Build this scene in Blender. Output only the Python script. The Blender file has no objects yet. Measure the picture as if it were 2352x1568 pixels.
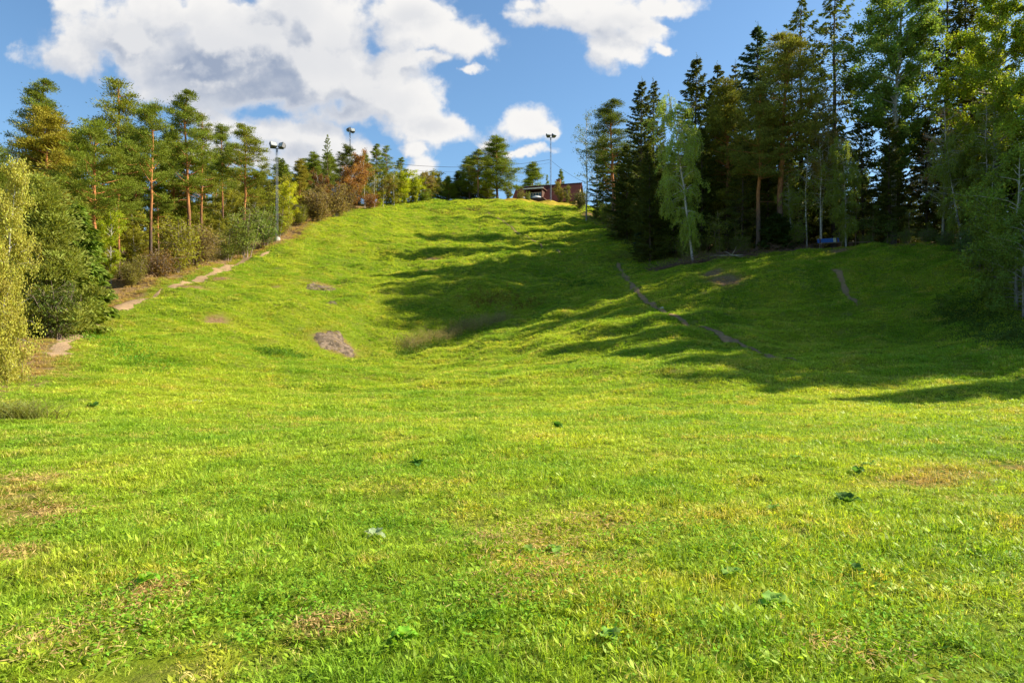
import bpy, math, random
import numpy as np
from mathutils import Vector, Matrix
R = math.radians
S = bpy.context.scene
COL = S.collection
# ------------------------------------------------------------------ camera
EYE = 1.6
F = 1568.0                      # focal length in units of a 2352 x 1568 frame
cam_d = bpy.data.cameras.new('camera'); cam = bpy.data.objects.new('camera', cam_d); COL.objects.link(cam)
cam.location = (0, 0, EYE); cam.rotation_euler = (R(90), 0, 0)
cam_d.lens = 24; cam_d.sensor_width = 36; cam_d.clip_start = 0.05; cam_d.clip_end = 3000
S.camera = cam
# ------------------------------------------------------------------ light
SUN_AZ, SUN_EL = 9.0, 35.0     # azimuth from +X towards +Y
SUN_E, SKY_E, EXPO = 5.0, 0.080, 1.14
sd = bpy.data.lights.new('sun', 'SUN'); sun = bpy.data.objects.new('sun', sd); COL.objects.link(sun)
sd.energy = SUN_E; sd.angle = R(0.55); sd.color = (1.0, 0.90, 0.74)
tosun = Vector((math.cos(R(SUN_AZ))*math.cos(R(SUN_EL)), math.sin(R(SUN_AZ))*math.cos(R(SUN_EL)), math.sin(R(SUN_EL))))
sun.rotation_euler = tosun.to_track_quat('Z', 'Y').to_euler(); sun.location = (60, 20, 60)
S.view_settings.view_transform = 'Standard'; S.view_settings.look = 'None'
S.view_settings.exposure = EXPO; S.view_settings.gamma = 1; S.view_settings.use_curve_mapping = False
S.cycles.max_bounces = 8; S.cycles.diffuse_bounces = 3; S.cycles.transmission_bounces = 4
S.cycles.use_denoising = True
# ------------------------------------------------------------------ node helpers
class NT:
    def __init__(s, tree): s.t = tree; s.n = tree.nodes; s.l = tree.links
    def new(s, typ, **kw):
        nd = s.n.new(typ)
        for k, v in kw.items(): setattr(nd, k, v)
        return nd
    def put(s, sock, v):
        if hasattr(v, 'is_output'): s.l.new(v, sock)
        else:
            if isinstance(v, (tuple, list)) and len(v) == 3 and sock.type == 'RGBA': v = (*v, 1)
            sock.default_value = v
    def m(s, op, a, b=0.0, c=0.0, clamp=False):
        nd = s.new('ShaderNodeMath', operation=op, use_clamp=clamp)
        s.put(nd.inputs[0], a); s.put(nd.inputs[1], b); s.put(nd.inputs[2], c); return nd.outputs[0]
    def vm(s, op, a, b=None, c=None):
        nd = s.new('ShaderNodeVectorMath', operation=op); s.put(nd.inputs[0], a)
        if b is not None: s.put(nd.inputs[1], b)
        if c is not None: s.put(nd.inputs[2], c)
        return nd.outputs['Value'] if op in ('LENGTH', 'DOT_PRODUCT') else nd.outputs['Vector']
    def noise(s, vec, scale, detail=4, rough=0.55, dist=0.0, out='Fac'):
        nd = s.new('ShaderNodeTexNoise'); s.put(nd.inputs['Vector'], vec); nd.inputs['Scale'].default_value = scale
        nd.inputs['Detail'].default_value = detail; nd.inputs['Roughness'].default_value = rough; nd.inputs['Distortion'].default_value = dist
        return nd.outputs[out]
    def ss(s, v, a, b, lo=0.0, hi=1.0):
        nd = s.new('ShaderNodeMapRange', interpolation_type='SMOOTHSTEP'); s.put(nd.inputs[0], v)
        nd.inputs[1].default_value = a; nd.inputs[2].default_value = b; nd.inputs[3].default_value = lo; nd.inputs[4].default_value = hi
        return nd.outputs[0]
    def mix(s, f, a, b, mode='MIX'):
        nd = s.new('ShaderNodeMix', data_type='RGBA', blend_type=mode); s.put(nd.inputs[0], f); s.put(nd.inputs[6], a); s.put(nd.inputs[7], b)
        return nd.outputs[2]
# ------------------------------------------------------------------ sky with clouds
world = bpy.data.worlds.new('World'); S.world = world; world.use_nodes = True
w = NT(world.node_tree); w.n.clear()
CLOUDS = [  # cx, cy, rx, ry in frame units (directions)
 (175,118,85,52),(300,75,130,70),(420,30,230,60),(560,90,210,95),(500,175,230,48),(420,140,120,50),(700,150,170,110),(760,60,90,110),(860,190,100,62),
 (925,235,95,62),(985,285,75,38),(640,215,150,45),(800,260,120,40),(700,10,160,70),(1030,300,60,24),(900,160,60,40),
 (935,10,90,66),(985,65,82,52),(1050,100,66,34),(880,-30,90,50),(180,5,70,22),
 (560,300,75,38),(650,318,95,48),(730,335,75,44),(500,262,36,22),(770,372,60,36),(600,370,150,30),
 (1240,40,85,22),(1300,10,110,34),(1410,45,100,52),(1400,100,66,44),(1470,35,66,40),(1440,118,44,26),(1350,-25,150,36),(1530,8,70,20),(1520,62,34,14),(1540,100,16,14),(1215,12,60,24),
 (1195,284,66,26),(1240,300,34,14),(1060,176,28,10),(975,140,34,14),(935,345,28,16),(1200,345,70,9),(960,395,34,26),(1120,322,34,9),
 (-260,60,170,70),(-500,200,260,50),(2900,60,300,60),(2700,300,200,40)]
g = bpy.data.node_groups.new('cloud_field', 'ShaderNodeTree')
g.interface.new_socket('P', in_out='INPUT', socket_type='NodeSocketVector'); g.interface.new_socket('D', in_out='OUTPUT', socket_type='NodeSocketFloat')
gn = NT(g); gi = gn.new('NodeGroupInput'); go = gn.new('NodeGroupOutput')
P0 = gi.outputs[0]
dn = gn.noise(P0, 5.5, 5, 0.6, 0, 'Color')
P1 = gn.vm('MULTIPLY_ADD', gn.vm('SUBTRACT', dn, (.5, .5, .5)), (.15, .09, 0), P0)
dn2 = gn.noise(P0, 26, 4, 0.6, 0, 'Color')
P1 = gn.vm('MULTIPLY_ADD', gn.vm('SUBTRACT', dn2, (.5, .5, .5)), (.035, .03, 0), P1)
acc = None
for cx, cy, rx, ry in CLOUDS:
    u, v, a, b = (cx-1176)/F, (784-cy)/F, rx/F, ry/F
    L = gn.vm('LENGTH', gn.vm('MULTIPLY_ADD', P1, (1/a, 1/b, 0), (-u/a, -v/b, 0)))
    sc = min(a, b)*16              # flatter falloff for small clouds
    L = gn.m('MULTIPLY', gn.m('SUBTRACT', 1.0, L), max(.35, min(sc, 1.0)))
    acc = L if acc is None else gn.m('SMOOTH_MAX', acc, L, 0.22)
fb = gn.noise(P0, 9, 7, 0.62)
acc = gn.m('ADD', acc, gn.m('MULTIPLY', gn.m('SUBTRACT', fb, 0.5), 1.15))
for sc_, k_ in ((12, .36), (27, .17), (60, .06)):
    vo = gn.new('ShaderNodeTexVoronoi', feature='SMOOTH_F1', voronoi_dimensions='2D'); gn.put(vo.inputs['Vector'], P1); vo.inputs['Scale'].default_value = sc_; vo.inputs['Smoothness'].default_value = .25
    acc = gn.m('ADD', acc, gn.m('MULTIPLY', gn.m('SUBTRACT', .49, vo.outputs['Distance']), k_))
gn.l.new(acc, go.inputs[0])
tc = w.new('ShaderNodeTexCoord').outputs['Generated']
sp = w.new('ShaderNodeSeparateXYZ'); w.put(sp.inputs[0], tc)
yy = w.m('MAXIMUM', sp.outputs[1], 0.08)
cb = w.new('ShaderNodeCombineXYZ'); w.put(cb.inputs[0], w.m('DIVIDE', sp.outputs[0], yy)); w.put(cb.inputs[1], w.m('DIVIDE', sp.outputs[2], yy))
UV = cb.outputs[0]
def cf(p):
    nd = w.new('ShaderNodeGroup'); nd.node_tree = g; w.put(nd.inputs[0], p); return nd.outputs[0]
f0 = cf(UV); f1 = cf(w.vm('ADD', UV, (.030, .022, 0))); f2 = cf(w.vm('ADD', UV, (.075, .05, 0)))
den = w.ss(f0, -0.16, 0.20)
lit = w.m('ADD', w.m('SUBTRACT', f0, f1), w.m('MULTIPLY', w.m('SUBTRACT', f0, f2), 0.7))
lit = w.ss(lit, -0.50, 0.38)
thick = w.m('MULTIPLY', w.ss(f0, 0.12, 0.75), w.ss(w.noise(UV, 4.2, 5, 0.6), 0.34, 0.60))
GREY = [(560,140,380,85),(340,85,200,75),(720,250,230,66),(620,50,110,80),(590,215,170,60),(960,290,90,26),(1390,70,90,34),(640,350,170,26),(950,40,60,30)]
ga = None
for cx, cy, rx, ry in GREY:
    L = w.m('SUBTRACT', 1.0, w.vm('LENGTH', w.vm('MULTIPLY_ADD', UV, (F/rx, F/ry, 0), (-(cx-1176)/rx, -(784-cy)/ry, 0)))); ga = L if ga is None else w.m('SMOOTH_MAX', ga, L, .3)
ga = w.ss(w.m('ADD', ga, w.m('MULTIPLY', w.m('SUBTRACT', w.noise(UV, 6.5, 4, .55), .5), 1.3)), -.75, .8)
thick = w.m('MULTIPLY', w.ss(f0, 0.0, .5), w.m('ADD', w.m('MULTIPLY', ga, .95), w.m('MULTIPLY', thick, .2)), clamp=True)
shade = w.m('MULTIPLY', thick, w.m('SUBTRACT', 1.05, w.m('MULTIPLY', lit, 0.75)), clamp=True)
CW, CG = 0.43, 0.2
ccol = w.mix(w.m('MULTIPLY', w.m('SUBTRACT', 1.0, lit), 0.6), (CW, CW*.985, CW*.965), (.235, .26, .31))
ccol = w.mix(shade, ccol, (.155, .185, .245))
sky = w.new('ShaderNodeTexSky', sky_type='NISHITA', sun_disc=False, sun_elevation=R(SUN_EL), sun_rotation=R(90-SUN_AZ))
sky.air_density = 1.0; sky.dust_density = 0.6; sky.ozone_density = 2.2
hsv = w.new('ShaderNodeHueSaturation'); hsv.inputs['Saturation'].default_value = 1.03; w.put(hsv.inputs['Color'], sky.outputs[0])
skyc = w.mix(1.0, hsv.outputs[0], (SKY_E*.84, SKY_E*1.0, SKY_E*1.06), 'MULTIPLY')
out = w.mix(w.m('MULTIPLY', den, w.ss(sp.outputs[2], 0.0, 0.1)), skyc, ccol)
bg = w.new('ShaderNodeBackground'); w.put(bg.inputs[0], out); bg.inputs[1].default_value = 1.0
wo = w.new('ShaderNodeOutputWorld'); w.l.new(bg.outputs[0], wo.inputs[0])
world.cycles.sampling_method = 'MANUAL'; world.cycles.sample_map_resolution = 512
# ------------------------------------------------------------------ terrain function
CP = [(850,834,45),(925,810,50),(1050,768,55),(1165,722,60),(770,788,50),(1250,650,70),(850,900,25),(850,960,17),(850,762,53.5),(900,700,60),(950,620,77),(950,560,92),(1000,500,112),(1000,464,125),(1100,463,125),(1200,464,125),(960,466,124),
 (100,892,20),(130,800,30),(225,690,50),(347,632,60),(436,600,68),(636,552,80),(700,512,90),(830,480,108),(500,592,75),
 (400,800,33),(300,745,42),(370,670,52),(500,690,54),(520,750,46),(620,620,69),(700,560,83),(700,700,55),(800,600,79),(640,805,42),(600,860,30),(300,860,24),
 (1300,500,114),(1400,530,100),(1460,562,86),(1300,560,94),(1330,480,124),(1240,470,127),(1150,520,106),(1150,575,90),
 (1200,602,78),(1050,612,77),(1350,602,77),(1500,600,72),(1650,592,66),(1780,585,64),(1900,577,63),(2100,568,60),(2250,605,49),(2330,665,41),
 (1650,655,57),(1560,738,45),(1800,830,32),(1450,640,65),(1400,700,57),(1300,760,48),(1200,832,40),(1400,855,31),(1200,905,24),
 (1950,700,49),(2000,800,35),(2200,750,39),(2300,750,34),(2300,850,26),(2000,885,25),(2200,950,18),(1100,700,61),(1100,762,55)]
ctrl = [((px-1176)/F*D, D, EYE+(784-py)/F*D) for px, py, D in CP]
ctrl += [(x, y, 0) for x in (-14, -7, 0, 7, 14, 26) for y in (-12, 2, 9)] + [(-26, 2, .3), (-26, -12, .3), (-8, 13, 0), (0, 13, -.05), (9, 13, -.1)]
ctrl += [(0,160,30),(60,160,29),(-60,160,28),(0,230,29),(120,230,26),(-120,230,26),(-90,120,19),(-60,90,13),(-55,60,6),(-50,35,3),(-50,10,2),(-90,40,6),(-90,0,4),(-40,105,19),
 (36,75,10.6),(50,85,12.5),(38,100,16),(70,100,17),(45,62,10.5),(60,45,9),(40,38,6),(34,30,3),(50,15,4),(38,8,1.5),(90,60,14),(90,0,6),(22,100,16.6),(30,125,25),(0,-60,0),(60,-60,0),(-60,-60,0)]
ctrl = np.array(ctrl, float)
def tps_k(r2): return 0.5*r2*np.log(r2+1e-9)
def tps_fit(c, lam=6.0):
    P = c[:, :2]; n = len(P); d2 = ((P[:, None]-P[None])**2).sum(-1)
    A = np.zeros((n+3, n+3)); A[:n, :n] = tps_k(d2)+lam*np.eye(n); A[:n, n] = 1; A[:n, n+1:] = P; A[n, :n] = 1; A[n+1:, :n] = P.T
    b = np.zeros(n+3); b[:n] = c[:, 2]; return np.linalg.solve(A, b)
TW = tps_fit(ctrl)
_rn = np.random.RandomState(5)
WV = [(_rn.uniform(0, 6.28), _rn.uniform(2.2, 9), _rn.uniform(0, 6.28)) for _ in range(14)]
WV2 = [(_rn.uniform(0, 6.28), _rn.uniform(0.5, 1.6), _rn.uniform(0, 6.28)) for _ in range(12)]
# relief of the slope: banks, terraces (x, y, radius x, radius y, height) and the gully with the dry weeds
BUMPS = [(-14.5, 51, 6, 4, .5), (-24, 52, 7, 6, .5), (-4, 66, 8, 4, .9), (-10, 88, 9, 5, .9), (4, 80, 9, 3.5, .8), (17, 57, 6, 5, .8), (27, 56, 7, 6, .7), (21, 38, 6, 5, -.6), (-6, 108, 9, 5, .6), (6, 30, 7, 4, .35), (-10, 27, 9, 3, -.35), (14, 70, 5, 5, -.6)]
GUL = np.array([(-9.5, 49), (1.5, 62)])
def H(x, y):
    x = np.atleast_1d(np.asarray(x, float)); y = np.atleast_1d(np.asarray(y, float))
    sh = x.shape; x = x.ravel(); y = y.ravel(); z = np.empty_like(x)
    for i in range(0, len(x), 20000):
        xx, yv = x[i:i+20000], y[i:i+20000]
        cx = np.clip(xx, -130, 130); cy = np.clip(yv, -70, 240)
        z[i:i+20000] = tps_k((cx[:, None]-ctrl[:, 0])**2+(cy[:, None]-ctrl[:, 1])**2) @ TW[:-3] + TW[-3] + TW[-2]*cx + TW[-1]*cy
    for bx, by, rx_, ry_, a_ in BUMPS: z += a_*np.exp(-((x-bx)/rx_)**2-((y-by)/ry_)**2)
    gx, gy = GUL[1]-GUL[0]; gl = math.hypot(gx, gy); tt = np.clip(((x-GUL[0][0])*gx+(y-GUL[0][1])*gy)/gl**2, -.1, 1.1); dd = np.hypot(x-GUL[0][0]-tt*gx, y-GUL[0][1]-tt*gy); z -= .7*np.exp(-(dd/2.6)**2)*np.exp(-((tt-.45)/.55)**2)
    amp = np.clip((y-10)/35, 0.1, 1)
    for a, l, p in WV: z += amp*0.055*np.sin((x*math.cos(a)+y*math.sin(a))*6.283/l+p)
    for a, l, p in WV2: z += 0.006*np.sin((x*math.cos(a)+y*math.sin(a))*6.283/l+p)
    return z.reshape(sh)
def h(x, y): return float(H(x, y)[0])
def at(px, D): return ((px-1176)/F*D, D)
def hit(px, py, d0=3.0, d1=170.0):
    D = np.concatenate([np.arange(d0, 30, .1), np.arange(30, d1, .25)])
    x = (px-1176)/F*D; zr = EYE+(784-py)/F*D; g_ = H(x, D)-zr
    k = np.where(g_ > 0)[0]
    i = k[0] if len(k) else len(D)-1
    return float(x[i]), float(D[i])
# ------------------------------------------------------------------ mesh helpers
class Acc:
    def __init__(s): s.v = []; s.q = []; s.t = []; s.a = []; s.n = 0
    def add(s, v, q=None, t=None, a=0.5):
        v = np.asarray(v, float).reshape(-1, 3); s.v.append(v)
        if q is not None and len(q): s.q.append(np.asarray(q, int)+s.n)
        if t is not None and len(t): s.t.append(np.asarray(t, int)+s.n)
        s.a.append(np.broadcast_to(np.asarray(a, float), (len(v),)).copy()); s.n += len(v)
    def tube(s, pts, rad, k=5, a=0.5, cap=True):
        pts = np.asarray(pts, float); n = len(pts); rad = np.broadcast_to(np.asarray(rad, float), (n,))
        t = np.gradient(pts, axis=0); t /= np.linalg.norm(t, axis=1, keepdims=True)+1e-9
        ref = np.array([0, 0, 1.]) if abs(t[:, 2]).mean() < .8 else np.array([1., 0, 0])
        u = np.cross(t, ref); u /= np.linalg.norm(u, axis=1, keepdims=True)+1e-9; vv = np.cross(t, u)
        an = np.arange(k)*2*math.pi/k
        V = pts[:, None]+rad[:, None, None]*(u[:, None]*np.cos(an)[None, :, None]+vv[:, None]*np.sin(an)[None, :, None])
        i = np.arange(n-1)[:, None]*k; j = np.arange(k)[None]; j2 = (j+1) % k
        Q = np.stack([i+j, i+j2, i+k+j2, i+k+j], -1).reshape(-1, 4)
        T = []
        if cap: T = [(0, b, b+1) for b in range(1, k-1)]+[((n-1)*k, (n-1)*k+b+1, (n-1)*k+b) for b in range(1, k-1)]
        s.add(V.reshape(-1, 3), Q, T, a)
    def box(s, c, d, rz=0, a=0.5, M=None):
        c = np.array(c, float); d = np.array(d, float)/2
        v = np.array([(x, y, z) for z in (-1, 1) for y in (-1, 1) for x in (-1, 1)], float)*d
        if M is not None: v = v @ np.array(M.to_3x3()).T
        if rz: v = v @ np.array([[math.cos(rz), math.sin(rz), 0], [-math.sin(rz), math.cos(rz), 0], [0, 0, 1]])
        s.add(v+c, [(0, 2, 3, 1), (4, 5, 7, 6), (0, 1, 5, 4), (2, 6, 7, 3), (0, 4, 6, 2), (1, 3, 7, 5)], None, a)
    def leaves(s, c, ax, sd, l, w_, a):
        n = len(c); l = np.broadcast_to(l, (n,))[:, None]; w_ = np.broadcast_to(w_, (n,))[:, None]
        V = np.stack([c-ax*l/2, c+sd*w_/2-ax*l*.05, c+ax*l/2, c-sd*w_/2-ax*l*.05], 1).reshape(-1, 3)
        s.add(V, np.arange(4*n).reshape(-1, 4), None, np.repeat(np.broadcast_to(a, (n,)), 4))
    def mesh(s, name, mat, smooth=False):
        me = bpy.data.meshes.new(name); V = np.concatenate(s.v)
        Q = np.concatenate(s.q) if s.q else np.zeros((0, 4), int); T = np.concatenate(s.t) if s.t else np.zeros((0, 3), int)
        me.vertices.add(len(V)); me.vertices.foreach_set('co', V.ravel())
        nl = Q.size+T.size; me.loops.add(nl); me.loops.foreach_set('vertex_index', np.concatenate([Q.ravel(), T.ravel()]).astype(np.int32))
        me.polygons.add(len(Q)+len(T))
        ls = np.concatenate([np.arange(len(Q))*4, Q.size+np.arange(len(T))*3]).astype(np.int32)
        me.polygons.foreach_set('loop_start', ls)
        me.polygons.foreach_set('use_smooth', np.full(len(ls), bool(smooth)))
        at_ = me.attributes.new('tint', 'FLOAT', 'POINT'); at_.data.foreach_set('value', np.concatenate(s.a).astype(np.float32))
        me.update(calc_edges=True); me.validate()
        for m_ in (mat if isinstance(mat, (list, tuple)) else [mat]): me.materials.append(m_)
        return me
def unit(v): return v/(np.linalg.norm(v, axis=-1, keepdims=True)+1e-9)
def rdir(r, n): return unit(r.normal(size=(n, 3)))
def perp(r, a): return unit(np.cross(a, rdir(r, len(a))))
def obj(name, me, parent=None, loc=None, color=None):
    o = bpy.data.objects.new(name, me); COL.objects.link(o)
    if parent is not None: o.parent = parent
    if loc is not None: o.location = loc
    if color is not None: o.color = (*color, 1)
    return o
def tag(o, label=None, cat=None, group=None, kind=None):
    if label: o['label'] = label
    if cat: o['category'] = cat
    if group: o['group'] = group
    if kind: o['kind'] = kind
    return o
def thing(name, label, cat, loc, rz=0, group=None):
    o = bpy.data.objects.new(name, None); COL.objects.link(o); o.location = loc; o.rotation_euler = (0, 0, rz); o.empty_display_size = .3
    return tag(o, label, cat, group)
# ------------------------------------------------------------------ materials
def newmat(name):
    m = bpy.data.materials.new(name); m.use_nodes = True; m.node_tree.nodes.clear(); return m, NT(m.node_tree)
def finish(t, sh, bump=None):
    o = t.new('ShaderNodeOutputMaterial'); t.l.new(sh, o.inputs[0])
def princ(t, col, rough=.6, spec=.3, metal=0, bump=None, bs=.5, bd=.02):
    p = t.new('ShaderNodeBsdfPrincipled'); t.put(p.inputs['Base Color'], col); t.put(p.inputs['Roughness'], rough)
    p.inputs['Specular IOR Level'].default_value = spec; p.inputs['Metallic'].default_value = metal
    if bump is not None:
        b = t.new('ShaderNodeBump'); t.put(b.inputs['Height'], bump); b.inputs['Strength'].default_value = bs; b.inputs['Distance'].default_value = bd
        t.l.new(b.outputs[0], p.inputs['Normal'])
    return p.outputs[0]
def tint(t): return t.new('ShaderNodeAttribute', attribute_name='tint').outputs['Fac']
def simple(name, c, rough=.6, spec=.3, metal=0, var=.25, sc=6, bump=.3):
    m, t = newmat(name); P = t.new('ShaderNodeTexCoord').outputs['Object']; n = t.noise(P, sc, 5)
    col = t.mix(n, tuple(v*(1-var) for v in c), tuple(min(1, v*(1+var)) for v in c))
    finish(t, princ(t, col, rough, spec, metal, t.noise(P, sc*5, 4), bump, .01)); return m
def leafmat(name, transl=.35, hue=.04):
    m, t = newmat(name); oi = t.new('ShaderNodeObjectInfo'); P = t.new('ShaderNodeTexCoord').outputs['Object']
    tn = tint(t); n = t.noise(P, .8, 3)
    k = t.m('ADD', t.m('MULTIPLY', tn, .9), t.m('MULTIPLY', n, .9)); k = t.m('ADD', k, .12)
    c = t.vm('SCALE', oi.outputs['Color']); t.put(c.node.inputs['Scale'], k)
    hs = t.new('ShaderNodeHueSaturation'); t.put(hs.inputs['Hue'], t.m('ADD', .5-hue*.5, t.m('MULTIPLY', tn, hue))); t.put(hs.inputs['Color'], c)
    col = hs.outputs[0]
    p = princ(t, col, .6, .12)
    tr = t.new('ShaderNodeBsdfTranslucent'); t.put(tr.inputs[0], t.mix(1.0, col, (1.25, 1.2, .55), 'MULTIPLY'))
    mx = t.new('ShaderNodeMixShader'); mx.inputs[0].default_value = transl; t.l.new(p, mx.inputs[1]); t.l.new(tr.outputs[0], mx.inputs[2])
    finish(t, mx.outputs[0]); return m
M_needle = leafmat('needle_foliage', .30)
M_leaf = leafmat('leaf_foliage', .42, .05)
def barkmat(name, low, high, z0, z1, white=False):
    m, t = newmat(name); P = t.new('ShaderNodeTexCoord').outputs['Object']; s3 = t.new('ShaderNodeSeparateXYZ'); t.put(s3.inputs[0], P)
    st = t.vm('MULTIPLY', P, (1, 1, .35)); n = t.noise(st, 9, 5, .65)
    f = t.m('ADD', t.ss(s3.outputs[2], z0, z1), t.m('MULTIPLY', t.m('SUBTRACT', n, .5), .5), clamp=True)
    c = t.mix(f, low, high)
    if white:
        sv = t.vm('MULTIPLY', P, (3, 3, 14)); d = t.ss(t.noise(sv, 1.2, 4, .6), .56, .62); c = t.mix(d, c, (.035, .03, .028))
    c = t.mix(t.ss(n, .35, .7), t.mix(1.0, c, (.6, .58, .55), 'MULTIPLY'), c)
    finish(t, princ(t, c, .85, .15, 0, n, .8, .03)); return m
M_pine = barkmat('pine_bark', (.13, .095, .075), (.52, .22, .075), 2.2, 7.0)
M_spruce = barkmat('spruce_bark', (.10, .08, .065), (.13, .10, .08), 0, 8)
M_birch = barkmat('birch_bark', (.55, .50, .44), (.72, .68, .60), 0, 3, True)
M_grey = barkmat('aspen_bark', (.30, .28, .24), (.55, .53, .45), 1, 6)
M_twig = simple('dead_wood', (.26, .20, .15), .9, .1)
M_brush = simple('brushwood', (.17, .105, .075), .9, .1)
# ------------------------------------------------------------------ ground
DRY = [(2190,1095,.5),(2345,1078,.5),(2100,1110,.4),(45,1110,.45),(30,1140,.4),(10,1285,.3),(745,1448,.22),(60,1190,.5),(1665,650,2.0),(1640,630,1.3),(995,597,1.2),(975,622,1.2),(735,655,2.0),(770,785,2.2),(500,740,1.2),(630,660,.9),(1930,577,1.2),(440,660,1.6),(510,640,1.2),(840,475,2.5),(1400,1215,.18),(1230,1250,.16),(350,1362,.2)]
DRYW = [(*hit(px, py), r) for px, py, r in DRY]
def ground_mat():
    m, t = newmat('meadow_soil'); P = t.new('ShaderNodeNewGeometry').outputs['Position']
    n1 = t.noise(P, .16, 5, .6); n2 = t.noise(P, 1.1, 5, .65); n3 = t.noise(P, 9, 5, .7)
    c = t.mix(t.ss(n1, .38, .62), (.12, .18, .010), (.22, .25, .016))
    c = t.mix(t.m('MULTIPLY', t.ss(n2, .50, .72), .6), c, (.20, .17, .055))
    c = t.mix(t.m('MULTIPLY', t.ss(n3, .45, .7), .5), c, (.055, .045, .02))
    ed = tint(t)                                # bare and forest-floor ground, per vertex
    c = t.mix(t.ss(t.m('ADD', ed, t.m('MULTIPLY', t.m('SUBTRACT', n2, .5), .7)), .35, .7), c, t.mix(t.ss(n3, .3, .7), (.13, .07, .03), (.30, .21, .10)))
    finish(t, princ(t, c, .95, .05, 0, t.noise(P, 14, 6, .7), .9, .05)); return m
def axis(lo, hi, a, b, st, big):
    o = [np.arange(lo, a, big), np.arange(a, b, st), np.arange(b, hi+1, big)]; return np.unique(np.round(np.concatenate(o), 3))
xs = axis(-900, 900, -50, 50, .5, 12.5); ys = axis(-400, 1500, 0, 135, .5, 12.5)
# forest edge polylines (world): left and right borders of the meadow
LE = [hit(*p) for p in [(60, 900), (100, 805), (160, 762), (270, 700), (345, 655), (430, 625), (520, 600), (600, 572), (640, 556), (700, 517), (760, 495), (830, 478), (880, 468)]]
LE = [(-18, -30), (-14.5, 10)]+LE+[(-26, 127), (-22, 170)]
RE = [(60, -30), (48, 12), (38, 24), (30.5, 36)]+[hit(*p) for p in [(2290, 655), (2230, 605)]]+[at(2180, 58), at(2100, 61), at(1900, 64), at(1700, 66.5), at(1600, 69), at(1500, 75), at(1455, 88), at(1400, 102), at(1340, 118)]+[(12, 128), (10, 170)]
def ex(poly, y):
    p = np.array(sorted(poly, key=lambda q: q[1])); return np.interp(y, p[:, 1], p[:, 0])
def edge_signed(x, y): return np.minimum(x-ex(LE, y), ex(RE, y)-x)     # >0 on the meadow
XX, YY = np.meshgrid(xs, ys); ZZ = H(XX, YY)
ZZ = ZZ-np.clip((YY-260)/240, 0, 3)*12
nx, ny = len(xs), len(ys); A = Acc()
ii = (np.arange(ny-1)[:, None]*nx+np.arange(nx-1)[None]).ravel()
es = edge_signed(XX, YY); bare = np.clip(.75-es*.5, 0, .75)*(YY < 122)
for bx, by, r in DRYW: bare = np.maximum(bare, np.clip(1.15-np.sqrt((XX-bx)**2+((YY-by)*1.1)**2)/(r*1.2), 0, 1)*(.7 if r < 1 else .85))
A.add(np.stack([XX, YY, ZZ], -1).reshape(-1, 3), np.stack([ii, ii+1, ii+nx+1, ii+nx], -1), None, bare.ravel())
tag(obj('ground', A.mesh('ground', ground_mat(), True)), kind='structure')
# ------------------------------------------------------------------ paths
def path_mat(name, lo, hi, dk):
    m, t = newmat(name); P = t.new('ShaderNodeNewGeometry').outputs['Position']
    n = t.noise(P, 1.6, 6, .7); n2 = t.noise(P, 12, 4, .7)
    c = t.mix(n, lo, hi); c = t.mix(t.ss(n2, .55, .75), c, dk)
    e = t.m('ADD', tint(t), t.m('MULTIPLY', t.m('SUBTRACT', t.noise(P, 2.6, 6, .72), .5), 2.1))
    p = princ(t, c, .95, .05, 0, n2, .9, .05); tr = t.new('ShaderNodeBsdfTransparent'); mx = t.new('ShaderNodeMixShader')
    t.put(mx.inputs[0], t.ss(e, .34, .42)); t.l.new(tr.outputs[0], mx.inputs[1]); t.l.new(p, mx.inputs[2]); finish(t, mx.outputs[0]); return m
M_path = path_mat('trodden_earth', (.15, .095, .045), (.40, .27, .14), (.13, .09, .04))
M_track = path_mat('pale_gravelly_earth', (.24, .15, .075), (.50, .35, .20), (.20, .13, .06))
PATHS = []
def path(pix, wd, name='path', k=1.0, lift=.02, mat=None):
    pts = [hit(*p) for p in pix]; P = np.array(pts); d = np.r_[0, np.cumsum(np.linalg.norm(np.diff(P, axis=0), axis=1))]
    s = np.arange(0, d[-1], .3); x = np.interp(s, d, P[:, 0]); y = np.interp(s, d, P[:, 1])
    for _ in range(6): x[1:-1] = (x[:-2]+x[2:]+x[1:-1])/3; y[1:-1] = (y[:-2]+y[2:]+y[1:-1])/3
    r = np.random.RandomState(len(PATHS)+3); ww = wd*(.75+.25*np.sin(s*.9+1)+.2*np.sin(s*2.3))*np.clip(np.minimum(s, s[-1]-s)/1.5, .1, 1)
    ww = ww*(.8+.4*r.rand(len(s))); tx, ty = np.gradient(x), np.gradient(y); L = np.hypot(tx, ty)+1e-6; nx_, ny_ = -ty/L, tx/L
    V = []
    for q in (-1, -.5, 0, .5, 1):
        X, Y = x+nx_*ww*q*.5, y+ny_*ww*q*.5; V.append(np.stack([X, Y, H(X, Y)+lift-(.02 if abs(q) == 1 else 0)], -1))
    V = np.stack(V, 1); n = len(s); A = Acc(); i = (np.arange(n-1)[:, None]*5+np.arange(4)[None]).ravel()
    A.add(V.reshape(-1, 3), np.stack([i, i+5, i+6, i+1], -1), None, np.tile([0, .55, 1, .55, 0], n))
    tag(obj(name, A.mesh(name, mat or M_path, True)), kind='structure'); PATHS.append((x, y, ww*k))
path([(122, 822), (150, 785), (210, 742), (290, 700), (370, 668)], 1.7, k=.9, mat=M_track)
path([(370, 668), (440, 650), (500, 626), (560, 600), (622, 574)], 1.7, k=.9, mat=M_track)
path([(1418, 604), (1440, 640), (1470, 680), (1520, 715), (1562, 736), (1640, 760), (1720, 800), (1830, 832)], .75, k=.9, lift=.05)
path([(1910, 622), (1935, 645), (1945, 680), (1972, 714)], .85, k=1.0, lift=.05)
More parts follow.
